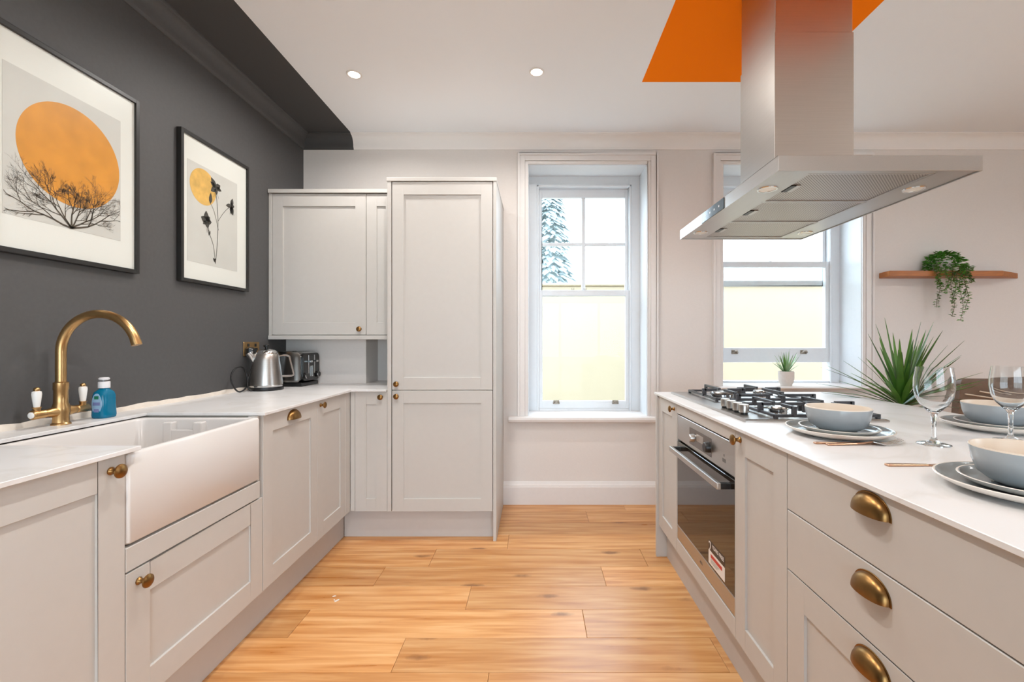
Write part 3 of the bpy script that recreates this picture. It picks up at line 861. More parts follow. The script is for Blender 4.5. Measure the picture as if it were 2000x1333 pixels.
def seg2(a, b, w0, w1):
    d = (b - a); L_ = d.length
    if L_ < 1e-5: return
    n = Vector((-d.y, d.x)) / L_
    q = [a - n * w0, a + n * w0, b + n * w1, b - n * w1]
    if all(1.410 < p.x < 1.808 and 1.604 < p.y < 1.83 for p in (a, b)):
        tb.add([(XP, p.x, p.y) for p in q], [(0, 1, 2, 3)])
def branch(p, ang, ln, wd, depth):
    steps = 4; a = p
    for k in range(steps):
        ang += random.uniform(-.2, .2)
        if ang < .12: ang += .1
        if ang > PI - .12: ang -= .1
        b = a + Vector((math.cos(ang), math.sin(ang))) * ln / steps
        seg2(a, b, wd * (1 - .45 * k / steps), wd * (1 - .45 * (k + 1) / steps)); a = b
        if depth > 0 and k in (1, 2, 3) and random.random() < .80:
            branch(a, ang + random.choice((-1, 1)) * random.uniform(.35, .8), ln * random.uniform(.5, .68), max(wd * .5, .00026), depth - 1)
    if depth > 0: branch(a, ang + random.uniform(-.3, .3), ln * .68, max(wd * .5, .00022), depth - 1)
base = Vector((1.618, 1.606))
for ang, ln, wd in ((.42, .125, .0036), (.85, .085, .0034), (1.25, .07, .0030), (1.62, .065, .0036), (2.0, .075, .0030), (2.45, .10, .0034), (2.80, .125, .0036)):
    branch(base, ang, ln, wd, 5)
tb.build('bare_tree', 'print_branch', p1, kind='stuff')

p2 = framed('framed_print', 'black-framed print of a golden moon and dark flower stems', 2.110, 2.611, 1.484, 2.214, 2.156, 2.519, 1.588, 2.083)
disc(p2, 'golden_moon', 'print_moon', 2.262, 1.978, .090, XF - .0088)
def wp(x, y):      # a point of the print on the wall plane
    Y = 870 * 1.675 / (1045 - x); return Vector((Y, 1.196 + (666 - y) * Y / 870))
fb = MB()
def ink(pts, wd):
    for a, b in zip(pts, pts[1:]):
        d = b - a; n = Vector((-d.y, d.x)).normalized() * wd
        fb.add([(XP, q.x, q.y) for q in (a - n, a + n, b + n, b - n)], [(0, 1, 2, 3)])
def curve2(pts): return [Vector((v.x, v.y)) for v in smooth_path([(p.x, p.y, 0) for p in pts], 6)]
stem0 = wp(424, 515)
ink(curve2([stem0, wp(428, 470), wp(429, 430), wp(427, 395), wp(424, 372)]), .0016)
ink(curve2([stem0, wp(420, 480), wp(412, 455), wp(407, 436)]), .0014)
ink(curve2([wp(429, 432), wp(438, 418), wp(447, 408), wp(455, 403)]), .0013)
ink(curve2([wp(430, 450), wp(422, 415), wp(414, 396)]), .0011)
def petal(c, ang, ln, wd):
    d = Vector((math.cos(ang), math.sin(ang))); n = Vector((-d.y, d.x))
    pts = [c + d * ln * u + n * wd * math.sin(PI * u ** .8) * s for s, us in ((1, (0, .25, .5, .75, 1)), (-1, (.75, .5, .25))) for u in us]
    fb.add([(XP + .00005, p.x, p.y) for p in pts], [list(range(len(pts)))])
for (px, py, sc_) in ((425, 366, 1.0), (455, 402, .9), (407, 432, 1.05)):
    c = wp(px, py)
    for k in range(6): petal(c, random.uniform(-.5, .5) + k * PI / 3, .052 * sc_ * random.uniform(.45, 1.15), .014 * sc_ * random.uniform(.7, 1.2))
    for k in range(4): ink([c, c + Vector((random.uniform(-.02, .03), -.055 * sc_))], .0007)
petal(wp(414, 398), 1.5, .06, .012); petal(wp(424, 513), 2.2, .03, .006); petal(wp(421, 508), .5, .02, .006); petal(wp(411, 460), 1.2, .03, .006)
fb.build('flower_stems', 'print_ink', p2, kind='stuff')

# ------------------------------------------------------------------ island
XI = .685                  # face of the island doors
Im = isle_map(XI + DT)
IP = .178
t = thing('island_end_cabinet', 'narrow off-white shaker cabinet at the window end of the island', 'cabinet', (1.0, 2.31, 0))
carcass('body', t, XI + DT + .002, 1.25, 2.157, 2.466)
bx('end_panel', 'cabinet', XI - .012, 1.35, 2.468, 2.488, 0, .893, t, bevel=.0015)
d = shaker(t, Im, 2.1575, 2.4665, IP, TZ, st=.068)
knob(d, isle_map(XI), 2.190, .862, 0)

t = thing('oven_housing', 'off-white island housing round the built-in oven', 'cabinet', (1.0, 1.84, IP))
carcass('body', t, XI + DT + .03, 1.25, 1.524, 2.154)
slab(t, Im, 1.5245, 2.1545, .848, TZ, name='fascia_strip')
slab(t, Im, 1.5245, 2.1545, IP, .243, name='fascia_strip')
slab(t, Im, 2.150, 2.1545, .243, .848, name='side_strip'); slab(t, Im, 1.5245, 1.5285, .243, .848, name='side_strip')

ov0, ov1 = 1.530, 2.149
t = thing('built_in_oven', 'stainless steel built-in oven with dark glass door in the island', 'oven', (.9, 1.84, .245))
f = Fbox(Im); f(ov0, ov1, .725, .842, -.02, .018); f.mb.build('control_panel', 'steel_h', t, bevel=.002)
f = Fbox(Im); f(ov0 + .0005, ov1 - .0005, .2445, .8475, -.028, .001); f.mb.build('cavity_front', 'black', t)
f = Fbox(Im); f(ov0 + .002, ov1, .312, .715, .002, .018); dg = f.mb.build('door', 'oven_glass', t, bevel=.0015)
f = Fbox(Im); f(ov0 + .002, ov1, .2465, .311, .002, .0185); f.mb.build('door_trim', 'steel_h', dg, bevel=.0015)
f = Fbox(Im); f(ov0 + .03, ov1 - .03, .674, .697, .052, .068); f.mb.build('handle', 'steel_h', dg, bevel=.003, seg=2)
f = Fbox(Im); f(ov0 + .03, ov0 + .05, .676, .695, .018, .053); f.mb.build('handle_bracket', 'black', dg)
f = Fbox(Im); f(ov1 - .05, ov1 - .03, .676, .695, .018, .053); f.mb.build('handle_bracket', 'black', dg)
f = Fbox(Im); f(1.735, 1.978, .742, .815, .018, .0195); dp = f.mb.build('display', 'display', t)
f = Fbox(Im); f(1.815, 1.89, .772, .803, .0195, .0202); f.mb.build('screen', 'screen', dp)
IO = isle_map(XI + DT)
for yy, m_, rr in ((1.925, 'steel_h', .017), (1.755, 'black', .021)):
    MB().lathe([(0, .0195), (rr, .0195), (rr * .95, .036), (rr * .8, .040), (0, .040)], 24, mp=lambda x, y, z: IO(yy + x, .777 + y, z)).build('dial', m_, t, smooth=35)
f = Fbox(Im); f(1.605, 1.632, .755, .768, .018, .0186); f.mb.build('badge', 'ink_grey', t)
f = Fbox(Im); f(1.615, 1.622, .776, .784, .018, .0186); f.mb.build('badge', 'ink_grey', t)
# sticker on the glass
f = Fbox(Im); f(1.612, 1.762, .3215, .374, .0182, .0186); stk = f.mb.build('sticker', 'sticker_white', t)
f = Fbox(Im); f(1.612, 1.762, .374, .412, .0182, .0186); f.mb.build('sticker_header', 'sticker_dark', stk)
f = Fbox(Im); f(1.635, 1.740, .350, .364, .0186, .0190); f.mb.build('sticker_bar', 'sticker_red', stk)
for k, (u0, u1) in enumerate(((1.66, 1.74), (1.67, 1.74), (1.68, 1.74))):
    f = Fbox(Im); f(u0, u1, .3435 - k * .006, .3455 - k * .006, .0186, .0189); f.mb.build('sticker_line', 'ink_grey', stk)
def face_isle(y, z, n): # text facing -x, reading towards the camera (decreasing y)
    return Matrix.Translation((XI + DT - n, y, z)) @ Matrix(((0, 0, -1, 0), (-1, 0, 0, 0), (0, 1, 0, 0), (0, 0, 0, 1)))
text('lettering', '2', .058, 'sticker_white', stk, face_isle(1.747, .387, .0190))
text('lettering', 'YEARS FREE', .0205, 'sticker_white', stk, face_isle(1.672, .398, .0190))
text('lettering', 'PARTS', .012, 'ink_grey', stk, face_isle(1.672, .382, .0190))
text('lettering', 'AEG', .016, 'ink_grey', t, face_isle(1.84, .279, .0190))

t = thing('island_cabinet', 'off-white shaker cabinet between the oven and island drawers', 'cabinet', (1.0, 1.366, IP))
carcass('body', t, XI + DT + .002, 1.25, 1.213, 1.521)
d = shaker(t, Im, 1.2125, 1.5215, IP, TZ, st=.068)
knob(d, isle_map(XI), 1.487, .866, 0, 1.1)

t = thing('drawer_unit', 'off-white three-drawer island unit with brass cup handles', 'drawers', (1.0, .905, IP))
carcass('body', t, XI + DT + .002, 1.25, .603, 1.208)
hm_ = isle_map(XI)
d = slab(t, Im, .602, 1.2095, .741, TZ); cup_handle(d, hm_, .905, .846, 0)
d = slab(t, Im, .602, 1.2095, .5795, .738); cup_handle(d, hm_, .905, .682, 0)
d = shaker(t, Im, .602, 1.2095, IP, .5765, name='drawer', st=.075, rail=.078); cup_handle(d, hm_, .905, .524, 0)
t2 = bx('end_panel', 'cabinet', XI - .004, 1.30, .575, .600, 0, .893, t, bevel=.0015)
put(bx('plinth', 'plinth', XI + .045, XI + .061, .602, 2.466, 0, .172, bevel=.001), 'long off-white plinth under the island cabinets', 'plinth')
bx('back_panel', 'cabinet', 1.255, 1.275, .602, 2.466, .0, .893, t, bevel=.001)

t = thing('island_worktop', 'white stone worktop of the island carrying the gas hob', 'worktop', (1.18, 1.53, .895))
bx('slab', 'worktop', .674, 1.68, .545, 2.525, .895, .907, t, bevel=.0014)

# gas hob
t = thing('gas_hob', 'stainless steel gas hob with black cast iron grates', 'hob', (1.0, 2.015, .907))
hx0, hx1, hy0, hy1 = .745, 1.263, 1.581, 2.452
MB().loft([rrect(hx0, hx1, hy0, hy1, .006, .907, 3), rrect(hx0, hx1, hy0, hy1, .006, .913, 3), rrect(hx0 + .008, hx1 - .008, hy0 + .008, hy1 - .008, .006, .917, 3),
           rrect(hx0 + .02, hx1 - .02, hy0 + .02, hy1 - .02, .006, .9145, 3)]).build('plate', 'steel_h', t, smooth=25)
for yy in (1.706, 1.760, 1.816, 1.872):
    k = MB().lathe([(0, .009), (.0180, .009), (.0185, .036), (.0170, .039), (0, .039)], 24, c=(.800, yy, .9145)).build('control_knob', 'steel', t, smooth=35)
    MB().lathe([(0, 0), (.0145, 0), (.0145, .010), (0, .010)], 20, c=(.800, yy, .9145)).build('knob_collar', 'black', k, smooth=35)
for (bx_, by_, rr) in ((.935, 1.715, .036), (.930, 2.215, .058), (1.145, 1.745, .046), (1.145, 2.27, .036)):
    b_ = MB().lathe([(0, 0), (rr * 1.25, 0), (rr * 1.2, .004), (rr * .9, .006), (rr * .88, .018), (rr, .020), (rr, .023), (0, .023)], 32, c=(bx_, by_, .9145)).build('burner', 'chrome', t, smooth=35)
    MB().lathe([(0, .023), (rr * .82, .023), (rr * .86, .027), (rr * .8, .031), (0, .032)], 32, c=(bx_, by_, .9145)).build('burner_cap', 'steel_h', b_, smooth=35)
    MB().lathe([(rr * .93, .0185), (rr * .93, .0195), (rr * .89, .0195)], 32, c=(bx_, by_, .9145)).build('flame_ring', 'black', b_, smooth=35)
def grate(gx0, gx1, gy0, gy1, centres):
    g = MB(); zt0, zt1 = .948, .960; w_ = .006; zb0 = .9155
    g.box(gx0, gx1, gy0, gy0 + 2 * w_, zb0 + .006, zb0 + .016); g.box(gx0, gx1, gy1 - 2 * w_, gy1, zb0 + .006, zb0 + .016)
    g.box(gx0, gx0 + 2 * w_, gy0, gy1, zb0 + .006, zb0 + .016); g.box(gx1 - 2 * w_, gx1, gy0, gy1, zb0 + .006, zb0 + .016)
    for x in (gx0, gx1 - .014):
        for y in (gy0, gy1 - .014): g.box(x, x + .014, y, y + .014, zb0 - .001, zb0 + .008)
    for (cx, cy) in centres:
        for (dx, dy) in ((1, 0), (-1, 0), (0, 1), (0, -1)):
            ex = (gx1 - .006 if dx > 0 else gx0 + .006) if dx else cx
            ey = (gy1 - .006 if dy > 0 else gy0 + .006) if dy else cy
            ix, iy = cx + dx * .028, cy + dy * .028
            if dx and abs(ex - cx) > .17: ex = cx + dx * .105
            x0_, x1_ = sorted((ix, ex)); y0_, y1_ = sorted((iy, ey))
            g.box(x0_ - (w_ if not dx else 0), x1_ + (w_ if not dx else 0), y0_ - (w_ if not dy else 0), y1_ + (w_ if not dy else 0), zt0, zt1)
            g.box(ex - (w_ if not dx else .010), ex + (w_ if not dx else .010), ey - (w_ if not dy else .010), ey + (w_ if not dy else .010), zb0 + .006, zt1)
    return g.build('grate', 'iron', t, bevel=.0015)
grate(.862, 1.245, 1.602, 1.905, [(.935, 1.715), (1.145, 1.745)])
grate(.835, 1.245, 2.060, 2.430, [(.930, 2.215), (1.145, 2.27)])
grate(.900, 1.245, 1.915, 2.050, [(1.07, 1.985)])

# extractor hood
hx0, hx1, hy0, hy1 = .722, 1.327, 1.320, 2.219
hz0, hz1 = 1.701, 1.747
t = thing('extractor_hood', 'stainless steel island extractor hood hung over the hob', 'cooker hood', (1.0245, 1.77, hz0))
cxh, cyh = 1.0245, 1.77
shell = MB(); wl = .004
shell.box(hx0, hx1, hy0, hy0 + wl, hz0, hz1); shell.box(hx0, hx1, hy1 - wl, hy1, hz0, hz1)
shell.box(hx0, hx0 + wl, hy0 + wl, hy1 - wl, hz0, hz1); shell.box(hx1 - wl, hx1, hy0 + wl, hy1 - wl, hz0, hz1)
shell.box(hx0 + wl, hx1 - wl, hy0 + wl, hy1 - wl, hz1 - wl, hz1)
shell.build('canopy', 'steel_h', t, bevel=.0008)
fx0, fx1 = hx0 + .105, hx1 - .115
uf = MB()
uf.box(hx0 + .006, fx0, hy0 + .006, hy1 - .006, hz0 + .003, hz0 + .007); uf.box(fx1, hx1 - .006, hy0 + .006, hy1 - .006, hz0 + .003, hz0 + .007)
uf.box(fx0, fx1, hy0 + .006, hy0 + .028, hz0 + .003, hz0 + .007); uf.box(fx0, fx1, hy1 - .028, hy1 - .006, hz0 + .003, hz0 + .007)
uf.build('underside', 'steel_h', t, bevel=.0008)
fl = (hy1 - .028 - hy0 - .028) / 3
for k in range(3):
    y0_ = hy0 + .028 + k * fl + .002; y1_ = y0_ + fl - .004
    fo = bx('grease_filter', 'filter', fx0 + .008, fx1 - .008, y0_ + .007, y1_ - .007, hz0 + .006, hz0 + .014, t, bevel=.001)
    fr = MB()
    fr.box(fx0 + .001, fx1 - .001, y0_, y0_ + .008, hz0 + .003, hz0 + .014); fr.box(fx0 + .001, fx1 - .001, y1_ - .008, y1_, hz0 + .003, hz0 + .014)
    fr.box(fx0 + .001, fx0 + .009, y0_ + .008, y1_ - .008, hz0 + .003, hz0 + .014); fr.box(fx1 - .009, fx1 - .001, y0_ + .008, y1_ - .008, hz0 + .003, hz0 + .014)
    fr.build('filter_frame', 'steel_h', fo, bevel=.0006)
    yc = (y0_ + y1_) / 2
    bx('filter_latch', 'black', fx0 + .012, fx0 + .030, yc - .030, yc + .030, hz0 + .002, hz0 + .0062, fo, bevel=.001)
    bx('latch_slide', 'steel_h', fx0 + .030, fx0 + .046, yc - .030, yc + .030, hz0 + .0025, hz0 + .0062, fo, bevel=.001)
for x in (hx0 + .055, hx1 - .060):
    for y in (hy0 + .17, hy1 - .13):
        l_ = MB().lathe([(.026, .003), (.026, 0), (.031, 0), (.033, .003)], 28, c=(x, y, hz0 + .0005)).build('lamp_bezel', 'chrome', t, smooth=40)
        MB().lathe([(0, .0015), (.026, .0015), (.026, .0035), (0, .0035)], 28, c=(x, y, hz0 + .0005)).build('lamp_lens', 'lamp_off', l_, smooth=40)
bx('control_glass', 'hood_glass', hx0 - .0025, hx0, 1.70, 1.925, hz0 + .002, hz1 - .002, t, bevel=.0005)
for k in range(4): bx('control_mark', 'soap_cap', hx0 - .003, hx0 - .0025, 1.74 + k * .045, 1.748 + k * .045, hz0 + .02, hz0 + .027, t, bevel=0)
bx('lower_chimney', 'steel', cxh - .1455, cxh + .1455, cyh - .136, cyh + .136, hz1, 2.331, t, bevel=.0015)
bx('upper_chimney', 'steel', cxh - .1425, cxh + .1425, cyh - .133, cyh + .133, 2.331, ZC, t, bevel=.0015)

# ------------------------------------------------------------------ tableware on the island
WZ = .907
def plate_profile(R, h, foot):
    return [(0, .002), (foot - .006, .002), (foot - .004, 0), (foot, 0), (foot + .004, .003), (R * .86, h * .42), (R * .96, h * .72), (R, h * .96), (R - .001, h), (R - .004, h),
            (R - .007, h - .003), (R * .90, h * .58), (R * .80, h * .36), (R * .66, .0075), (0, .0065)]
def make_plate(name, label, cat, R, h, foot, group):
    t = thing(name, label, cat, (0, 0, 0), group)
    pr = plate_profile(R, h, foot); k = len(pr) - 1
    mis = [0] * 9 + [1] * (k - 9)
    mb = MB(); mb.lathe(pr, 56, mis=mis); mb.build('body', ['plate_white', 'glaze_grey'], t, smooth=50, local=True)
    return t
def make_bowl(label, R=.088, h=.072):
    t = thing('bowl', label, 'bowl', (0, 0, 0), 'grey bowls on the place settings')
    pr = [(0, .003), (.038, .003), (.041, 0), (.046, 0), (.060, .007), (R * .86, h * .27), (R * .95, h * .58), (R, h - .003), (R - .001, h - .0005), (R - .004, h - .0005), (R - .0055, h - .004), (R * .90, h * .56), (R * .80, h * .28), (.052, .012), (0, .010)]
    mb = MB(); mb.lathe(pr, 56, mis=[0] * 7 + [1] * 7); mb.build('body', ['bowl_grey', 'bowl_cream'], t, smooth=50, local=True)
    return t
P = [(.930, 1.368, 'nearest the gas hob'), (.935, .836, 'at the front corner of the island'), (1.505, 1.450, 'on the far side of the island')]
dp_ = make_plate('dinner_plate', 'large grey-glazed dinner plate ' + P[0][2], 'plate', .142, .025, .086, 'grey dinner plates on the place settings')
sp_ = make_plate('side_plate', 'small grey side plate stacked under the bowl ' + P[0][2], 'plate', .107, .020, .064, 'grey side plates on the place settings')
bo_ = make_bowl('grey bowl with cream inside ' + P[0][2])
for i, (x, y, wh) in enumerate(P):
    if i == 0:
        dp_.location = (x, y, WZ); sp_.location = (x + .004, y + .003, WZ + .0075); bo_.location = (x + .002, y + .004, WZ + .0152)
    else:
        dup(dp_, (x, y, WZ), .3 * i, 'large grey-glazed dinner plate ' + wh)
        dup(sp_, (x + .004, y + .003, WZ + .0075), .2, 'small grey side plate stacked under the bowl ' + wh)
        dup(bo_, (x + .003, y + .004, WZ + .0152), .1, 'grey bowl with cream inside ' + wh)

def make_glass(label):
    t = thing('wine_glass', label, 'wine glass', (0, 0, 0), 'balloon glasses on the island')
    outer = [(0, .0), (.037, .0), (.0385, .001), (.037, .0025), (.020, .006), (.008, .012), (.0055, .022), (.0052, .05), (.0058, .076), (.0085, .086), (.018, .096), (.032, .112), (.0415, .132), (.0455, .156), (.0450, .182), (.0405, .212), (.0400, .2155)]
    inner = [(.0392, .2155), (.0397, .212), (.0440, .182), (.0444, .156), (.0404, .133), (.0308, .1135), (.017, .099), (.006, .092), (0, .091)]
    # keep outer and inner walls one closed surface
    MB().lathe(outer + inner, 48).build('bowl_and_stem', 'glass', t, smooth=60, local=True)
    return t
g1 = make_glass('clear balloon wine glass in front of the spiky green plant')
g1.location = (1.113, 1.243, WZ + .0006)
dup(g1, (1.372, 1.285, WZ + .0006), 0, 'clear balloon wine glass at the right edge, before the far bowl')

def loftbar(pts, ws, hs):   # flat bar along a path: half widths ws (y), heights hs (z)
    mb = MB(); lo = []
    for (x, y, z), w_, h_ in zip(pts, ws, hs):
        lo.append([(x, y - w_, z), (x, y + w_, z), (x, y + w_, z + h_), (x, y - w_, z + h_)])
    return mb.loft(lo)
def knife(label, x0, y, ln=.225):
    t = thing('table_knife', label, 'knife', (x0, y, WZ), 'copper-handled cutlery')
    loftbar([(x0, y, WZ), (x0 + .01, y, WZ), (x0 + ln * .48, y, WZ)], [.0065, .007, .0045], [.005, .005, .004]).build('handle', 'copper', t, bevel=.0012)
    loftbar([(x0 + ln * .48, y, WZ + .0005), (x0 + ln * .6, y, WZ + .0005), (x0 + ln * .92, y + .001, WZ + .0005), (x0 + ln, y + .004, WZ + .0005)], [.004, .0095, .0095, .002], [.0025, .0018, .0015, .001]).build('blade', 'copper', t)
    return t
def fork(label, x0, y, ln=.20):
    t = thing('table_fork', label, 'fork', (x0, y, WZ), 'copper-handled cutlery')
    z = WZ
    loftbar([(x0, y, z), (x0 + .01, y, z), (x0 + ln * .40, y, z + .002), (x0 + ln * .62, y, z + .008)], [.006, .0065, .0035, .003], [.0045, .0045, .004, .003]).build('handle', 'copper', t, bevel=.0012)
    hd_ = loftbar([(x0 + ln * .62, y, z + .008), (x0 + ln * .68, y, z + .006), (x0 + ln * .76, y, z + .003)], [.003, .011, .0125], [.003, .002, .002])
    for k in range(4):
        yy = y - .0105 + k * .007
        lo = [(x0 + ln * .76, yy, z + .003), (x0 + ln * .86, yy, z + .005), (x0 + ln * .95, yy, z + .011), (x0 + ln, yy, z + .016)]
        hd_.tube(lo, [.0016, .0016, .0014, .0007], 6)
    hd_.build('head', 'chrome', t, smooth=40)
    return t
knife('copper knife lying beside the plate nearest the hob', .785, 1.252, .215)
fork('copper-handled fork with steel tines, in front of the plate nearest the hob', .808, 1.234, .205)
knife('copper knife behind the front corner plate', .812, 1.030, .20)

# ------------------------------------------------------------------ plants
def leaf_mesh(path, wmax, m_, parent, local=True, fold=.25, base=.25):
    """tapered strap leaf with a folded midrib"""
    P_ = smooth_path(path, 4); n = len(P_) - 1
    mb = MB(); L3 = []
    for i, p in enumerate(P_):
        u = i / n
        tn = (P_[min(i + 1, n)] - P_[max(i - 1, 0)]).normalized()
        s = tn.cross(Vector((0, 0, 1)))
        if s.length < 1e-4: s = Vector((1, 0, 0))
        s.normalize(); nn = s.cross(tn).normalized()
        w_ = wmax * (base + (1 - base) * min(1, u * 3.2)) * (1 - u ** 2.4) + .0004
        L3.append([p - s * w_ + nn * w_ * fold, p, p + s * w_ + nn * w_ * fold, p - nn * .0006])
    mb.loft(L3)
    return mb.build('leaf', m_, parent, smooth=60)

dx, dy, dz = 1.810, 2.200, .832
t = thing('dracaena', 'spiky long-leaved green plant standing beyond the island', 'plant', (dx, dy, 0))
MB().lathe([(0, 0), (.105, 0), (.11, .01), (.14, .72), (.14, .745), (.125, .745), (.122, .70), (0, .70)], 32, c=(dx, dy, 0)).build('planter', 'pot_white', t, smooth=40)
MB().lathe([(0, .70), (.121, .70), (0, .715)], 24, c=(dx, dy, 0)).build('soil', 'soil', t)
MB().tube([(dx, dy, .70), (dx + .004, dy, .78), (dx, dy, .87)], [.02, .017, .014], 10).build('trunk', 'stem', t, smooth=40)
random.seed(14)
for k in range(66):
    a = 2 * PI * k * .381966 + random.uniform(-.2, .2)
    el = math.radians(random.choice((74, 58, 46, 38, 30, 22, 14)) + random.uniform(-8, 8))
    ln = random.uniform(.29, .42)
    h0 = dz + .02 + .05 * el
    d_ = Vector((math.cos(a), math.sin(a), 0))
    p0 = Vector((dx, dy, h0)) + d_ * .01
    droop = random.uniform(.02, .09) * math.cos(el)
    pts = []
    for u in (0, .3, .6, 1.0):
        pts.append(p0 + d_ * ln * math.cos(el) * u + Vector((0, 0, ln * math.sin(el) * u - droop * u * u)))
    leaf_mesh(pts, random.uniform(.010, .0165), random.choice(('leaf', 'leaf', 'leaf_dark')), t)

px, py, pz = 1.86, 3.30, .866
t = thing('potted_succulent', 'small pale striped spiky plant in a white pot on the window sill', 'plant', (px, py, pz))
MB().lathe([(0, 0), (.038, 0), (.042, .012), (.049, .026), (.053, .050), (.054, .104), (.051, .106), (.049, .100), (.047, .085), (0, .085)], 32, c=(px, py, pz)).build('pot', 'pot_white', t, smooth=35)
MB().lathe([(0, .085), (.0475, .085), (0, .090)], 20, c=(px, py, pz)).build('soil', 'soil', t)
random.seed(31)
for k in range(30):
    a = 2 * PI * k * .381966; el = math.radians(random.uniform(42, 86)); ln = random.uniform(.13, .19)
    d_ = Vector((math.cos(a), math.sin(a), 0)); p0 = Vector((px, py, pz + .088)) + d_ * .008
    pts = [p0 + d_ * ln * math.cos(el) * u + Vector((0, 0, ln * math.sin(el) * u - .03 * math.cos(el) * u * u)) for u in (0, .35, .7, 1)]
    leaf_mesh(pts, .0062, random.choice(('leaf_pale', 'leaf_pale', 'leaf')), t)

# floating shelf and trailing plant
sh = MB(); zs0, zs1 = 1.655, 1.694
poly = [(2.525, YB), (3.545, YB), (3.31, 3.15), (2.507, 3.15)]
sh.add([(x, y, zs0) for x, y in poly] + [(x, y, zs1) for x, y in poly], [(3, 2, 1, 0), (4, 5, 6, 7)] + [(i, (i + 1) % 4, 4 + (i + 1) % 4, 4 + i) for i in range(4)])
put(sh.build('floating_shelf', 'shelf_wood', None, bevel=.002, loc=(3.0, YB, zs0)), 'honey-coloured wooden floating shelf on the right of the window wall', 'shelf')
hx, hy, hz = 2.945, 3.205, zs1
t = thing('trailing_plant', 'trailing leafy green plant hanging over the wooden shelf', 'plant', (hx, hy, hz))
MB().lathe([(0, 0), (.035, 0), (.045, .075), (.041, .075), (.038, .06), (0, .06)], 24, c=(hx, hy, hz)).build('pot', 'pot_white', t, smooth=40)
random.seed(77)
fo = MB()
def small_leaf(mb, p, d, sz):
    d = d.normalized(); s = d.cross(Vector((random.uniform(-.3, .3), random.uniform(-.3, .3), 1))).normalized(); n = s.cross(d)
    mb.add([p, p + d * sz * .5 + s * sz * .38 + n * sz * .1, p + d * sz, p + d * sz * .5 - s * sz * .38 + n * sz * .1, p + d * sz * .5 - n * sz * .05], [(0, 1, 4), (1, 2, 4), (2, 3, 4), (3, 0, 4)])
for k in range(520):
    a = random.uniform(0, 2 * PI); el = random.uniform(-.5, 1.45)
    r = random.uniform(.75, 1.0)
    p = Vector((hx - .012 + .125 * r * math.cos(a) * math.cos(el), min(hy - .01 + .09 * r * math.sin(a) * math.cos(el), YB - .02), hz + .045 + .098 * r * math.sin(el)))
    if p.z < hz - .02 and p.y > 3.14: p.y = 3.13 - random.random() * .03
    small_leaf(fo, p, Vector((math.cos(a), math.sin(a) - .4, random.uniform(-.6, .6))), random.uniform(.022, .036))
fo.build('crown_leaves', 'leaf_bright', t, kind='stuff')
for (sx_, top, bot) in ((1831, .04, 600), (1834, .03, 560), (1848, .03, 572), (1859, .03, 618), (1862, .04, 590), (1876, .03, 626), (1882, .04, 590), (1886, .03, 604), (1893, .03, 552), (1870, .03, 566)):
    X0 = (sx_ - 1045) * 3.13 / 870; zb_ = 1.196 + (666 - bot) * 3.13 / 870
    s_ = MB(); ph = random.uniform(0, 6)
    pts = [Vector((hx + (X0 - hx) * .6, hy - .02, hz + .06)), Vector((X0, 3.13, hz + top))]
    nseg = 9
    for k in range(1, nseg + 1):
        z_ = hz + top + (zb_ - hz - top) * k / nseg
        pts.append(Vector((X0 + .008 * math.sin(ph + k * .8), 3.125 + .006 * math.cos(ph + k), z_)))
    path = smooth_path(pts, 4)
    s_.tube(path, .0013, 5)
    st_ = s_.build('strand', 'stem', t)
    lv = MB()
    for q in path[4:]:
        for _ in range(2):
            a = random.uniform(0, 2 * PI)
            small_leaf(lv, q, Vector((math.cos(a), math.sin(a) * .7 - .1, random.uniform(-.5, .35))), random.uniform(.017, .027))
    lv.build('strand_leaves', random.choice(('leaf_bright', 'leaf')), st_, kind='stuff')

# ------------------------------------------------------------------ brown chair beyond the island
qx, qy = 2.73, 2.62
t = thing('dining_chair', 'brown leather dining chair with pale piping, behind the island', 'chair', (qx, qy, 0))
def back_shape(z, y, hw, th_):
    return [(qx - hw, y + .03, z), (qx - hw * .6, y + .008, z), (qx, y, z), (qx + hw * .6, y + .008, z), (qx + hw, y + .03, z),
            (qx + hw, y + .03 + th_, z), (qx + hw * .6, y + .008 + th_, z), (qx, y + th_, z), (qx - hw * .6, y + .008 + th_, z), (qx - hw, y + .03 + th_, z)]
MB().loft([back_shape(.46, qy, .20, .05), back_shape(.60, qy - .01, .225, .05), back_shape(.80, qy - .03, .238, .045), back_shape(.94, qy - .045, .243, .04), back_shape(.968, qy - .047, .236, .03), back_shape(.977, qy - .047, .222, .018)]).build('backrest', 'leather', t, smooth=50)
MB().loft([rrect(qx - .22, qx + .22, qy + .02, qy + .46, .05, .40), rrect(qx - .235, qx + .235, qy, qy + .47, .06, .43), rrect(qx - .225, qx + .225, qy + .01, qy + .46, .06, .47)]).build('seat', 'leather', t, smooth=40)
for zz in (.885,):
    MB().tube([(qx - .16, qy - .046, .905), (qx - .05, qy - .0455, .885), (qx + .08, qy - .045, .862), (qx + .2, qy - .028, .845)], .004, 8).build('piping', 'piping', t, smooth=60)
    MB().tube([(qx - .22, qy - .018, .886), (qx - .10, qy - .043, .868), (qx + .02, qy - .046, .85)], .004, 8).build('piping', 'piping', t, smooth=60)
for sx_ in (-1, 1):
    for sy_ in (.05, .42):
        MB().tube([(qx + sx_ * .19, qy + sy_, .41), (qx + sx_ * .21, qy + sy_ + (.02 if sy_ > .2 else -.02), 0)], [.018, .012], 10).build('leg', 'dark_wood', t, smooth=40)

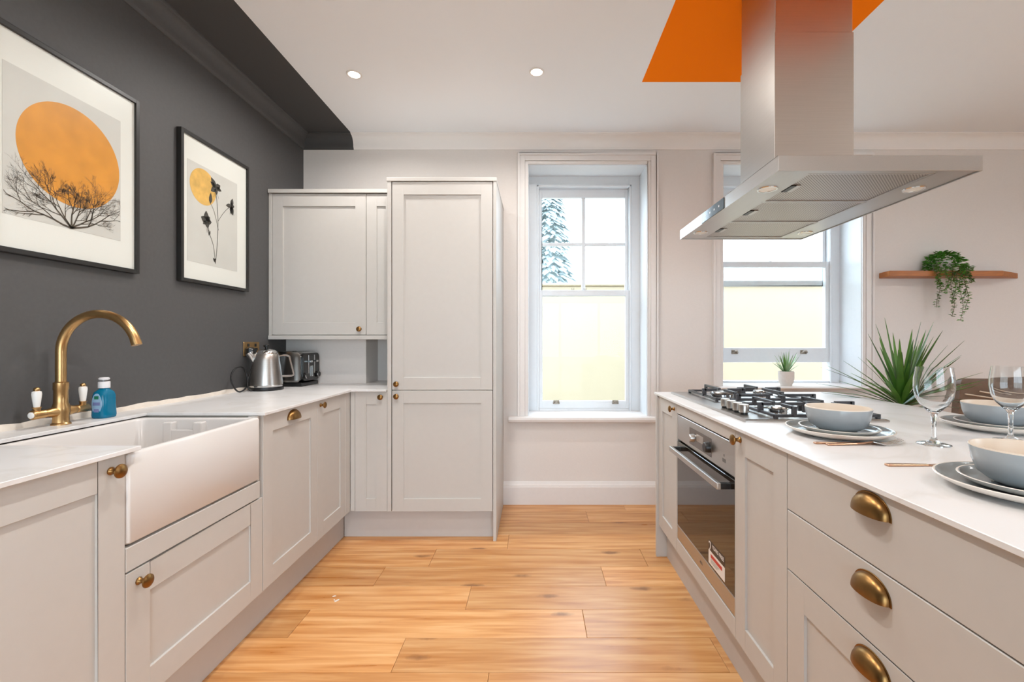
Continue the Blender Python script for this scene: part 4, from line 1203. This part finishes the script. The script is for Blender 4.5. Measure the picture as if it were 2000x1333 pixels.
# ------------------------------------------------------------------ recessed ceiling lights
def downlight(x, y, label, power=LAMP_W):
    t = thing('downlight', label, 'ceiling light', (x, y, ZC), 'recessed ceiling downlights')
    MB().lathe([(.030, .001), (.032, -.004), (.040, -.005), (.043, -.002), (.043, .001)], 32, c=(x, y, ZC)).build('bezel', 'trim_white', t, smooth=40)
    MB().lathe([(0, -.001), (.0305, -.001), (.0305, -.0025), (.016, -.0055), (0, -.006)], 28, c=(x, y, ZC)).build('lamp', 'lamp', t, smooth=40)
    l = bpy.data.lights.new('downlight_beam', 'AREA'); l.shape = 'DISK'; l.size = .07; l.energy = power
    l.color = (1, .965, .93); l.spread = math.radians(160)
    lo_ = bpy.data.objects.new('downlight_beam', l); COL.objects.link(lo_)
    lo_.parent = t; lo_.location = (0, 0, -.012)
for x, y, lab in ((-1.019, 2.51, 'glowing recessed downlight above the wall cupboard side'), (.009, 2.487, 'glowing recessed downlight in the middle of the white ceiling'),
                  (-.40, 1.55, 'added unseen fill downlight above the aisle by the sink'), (-.40, .45, 'added unseen fill downlight above the near end of the aisle'),  # two lamps out of view, added to light the island fronts
                  (2.5, .9, 'added unseen fill downlight beyond the island seats'), (3.9, .9, 'added unseen fill downlight at the far right'),  # lamps out of view, added as fill on the right
                  (1.0, -.9, 'added unseen fill downlight behind the viewer')):  # out of view too, added as fill
    downlight(x, y, lab, LAMP_W * (.75 if y > 2 else 1.15 if x < 0 else 1.0))

# ------------------------------------------------------------------ white flecks on the floor by the plinth
for k, (x, y, a, ln) in enumerate(((-.940, 2.085, .4, .009), (-.912, 2.050, .9, .013), (-.926, 2.055, 2.2, .006))):
    c, s_ = math.cos(a), math.sin(a); mb = MB()
    lo = []
    for z_, f_ in ((.0004, 1.0), (.0018, .9), (.0028, .5)):
        lo.append([(x + f_ * ln * (u * c - v * s_), y + f_ * ln * (u * s_ + v * c), z_) for u, v in ((-1, -.2), (-.3, -.45), (.8, -.3), (1, .2), (.2, .5), (-.7, .35))])
    mb.loft(lo)
    put(mb.build('crumb', 'sealant', None, loc=(x, y, 0)), ('small round white crumb on the oak floor, farthest of the three', 'largest long white crumb on the oak floor by the sink-side plinth', 'tiniest white crumb on the oak floor, beside the long one')[k], 'crumb', 'white crumbs on the floor')
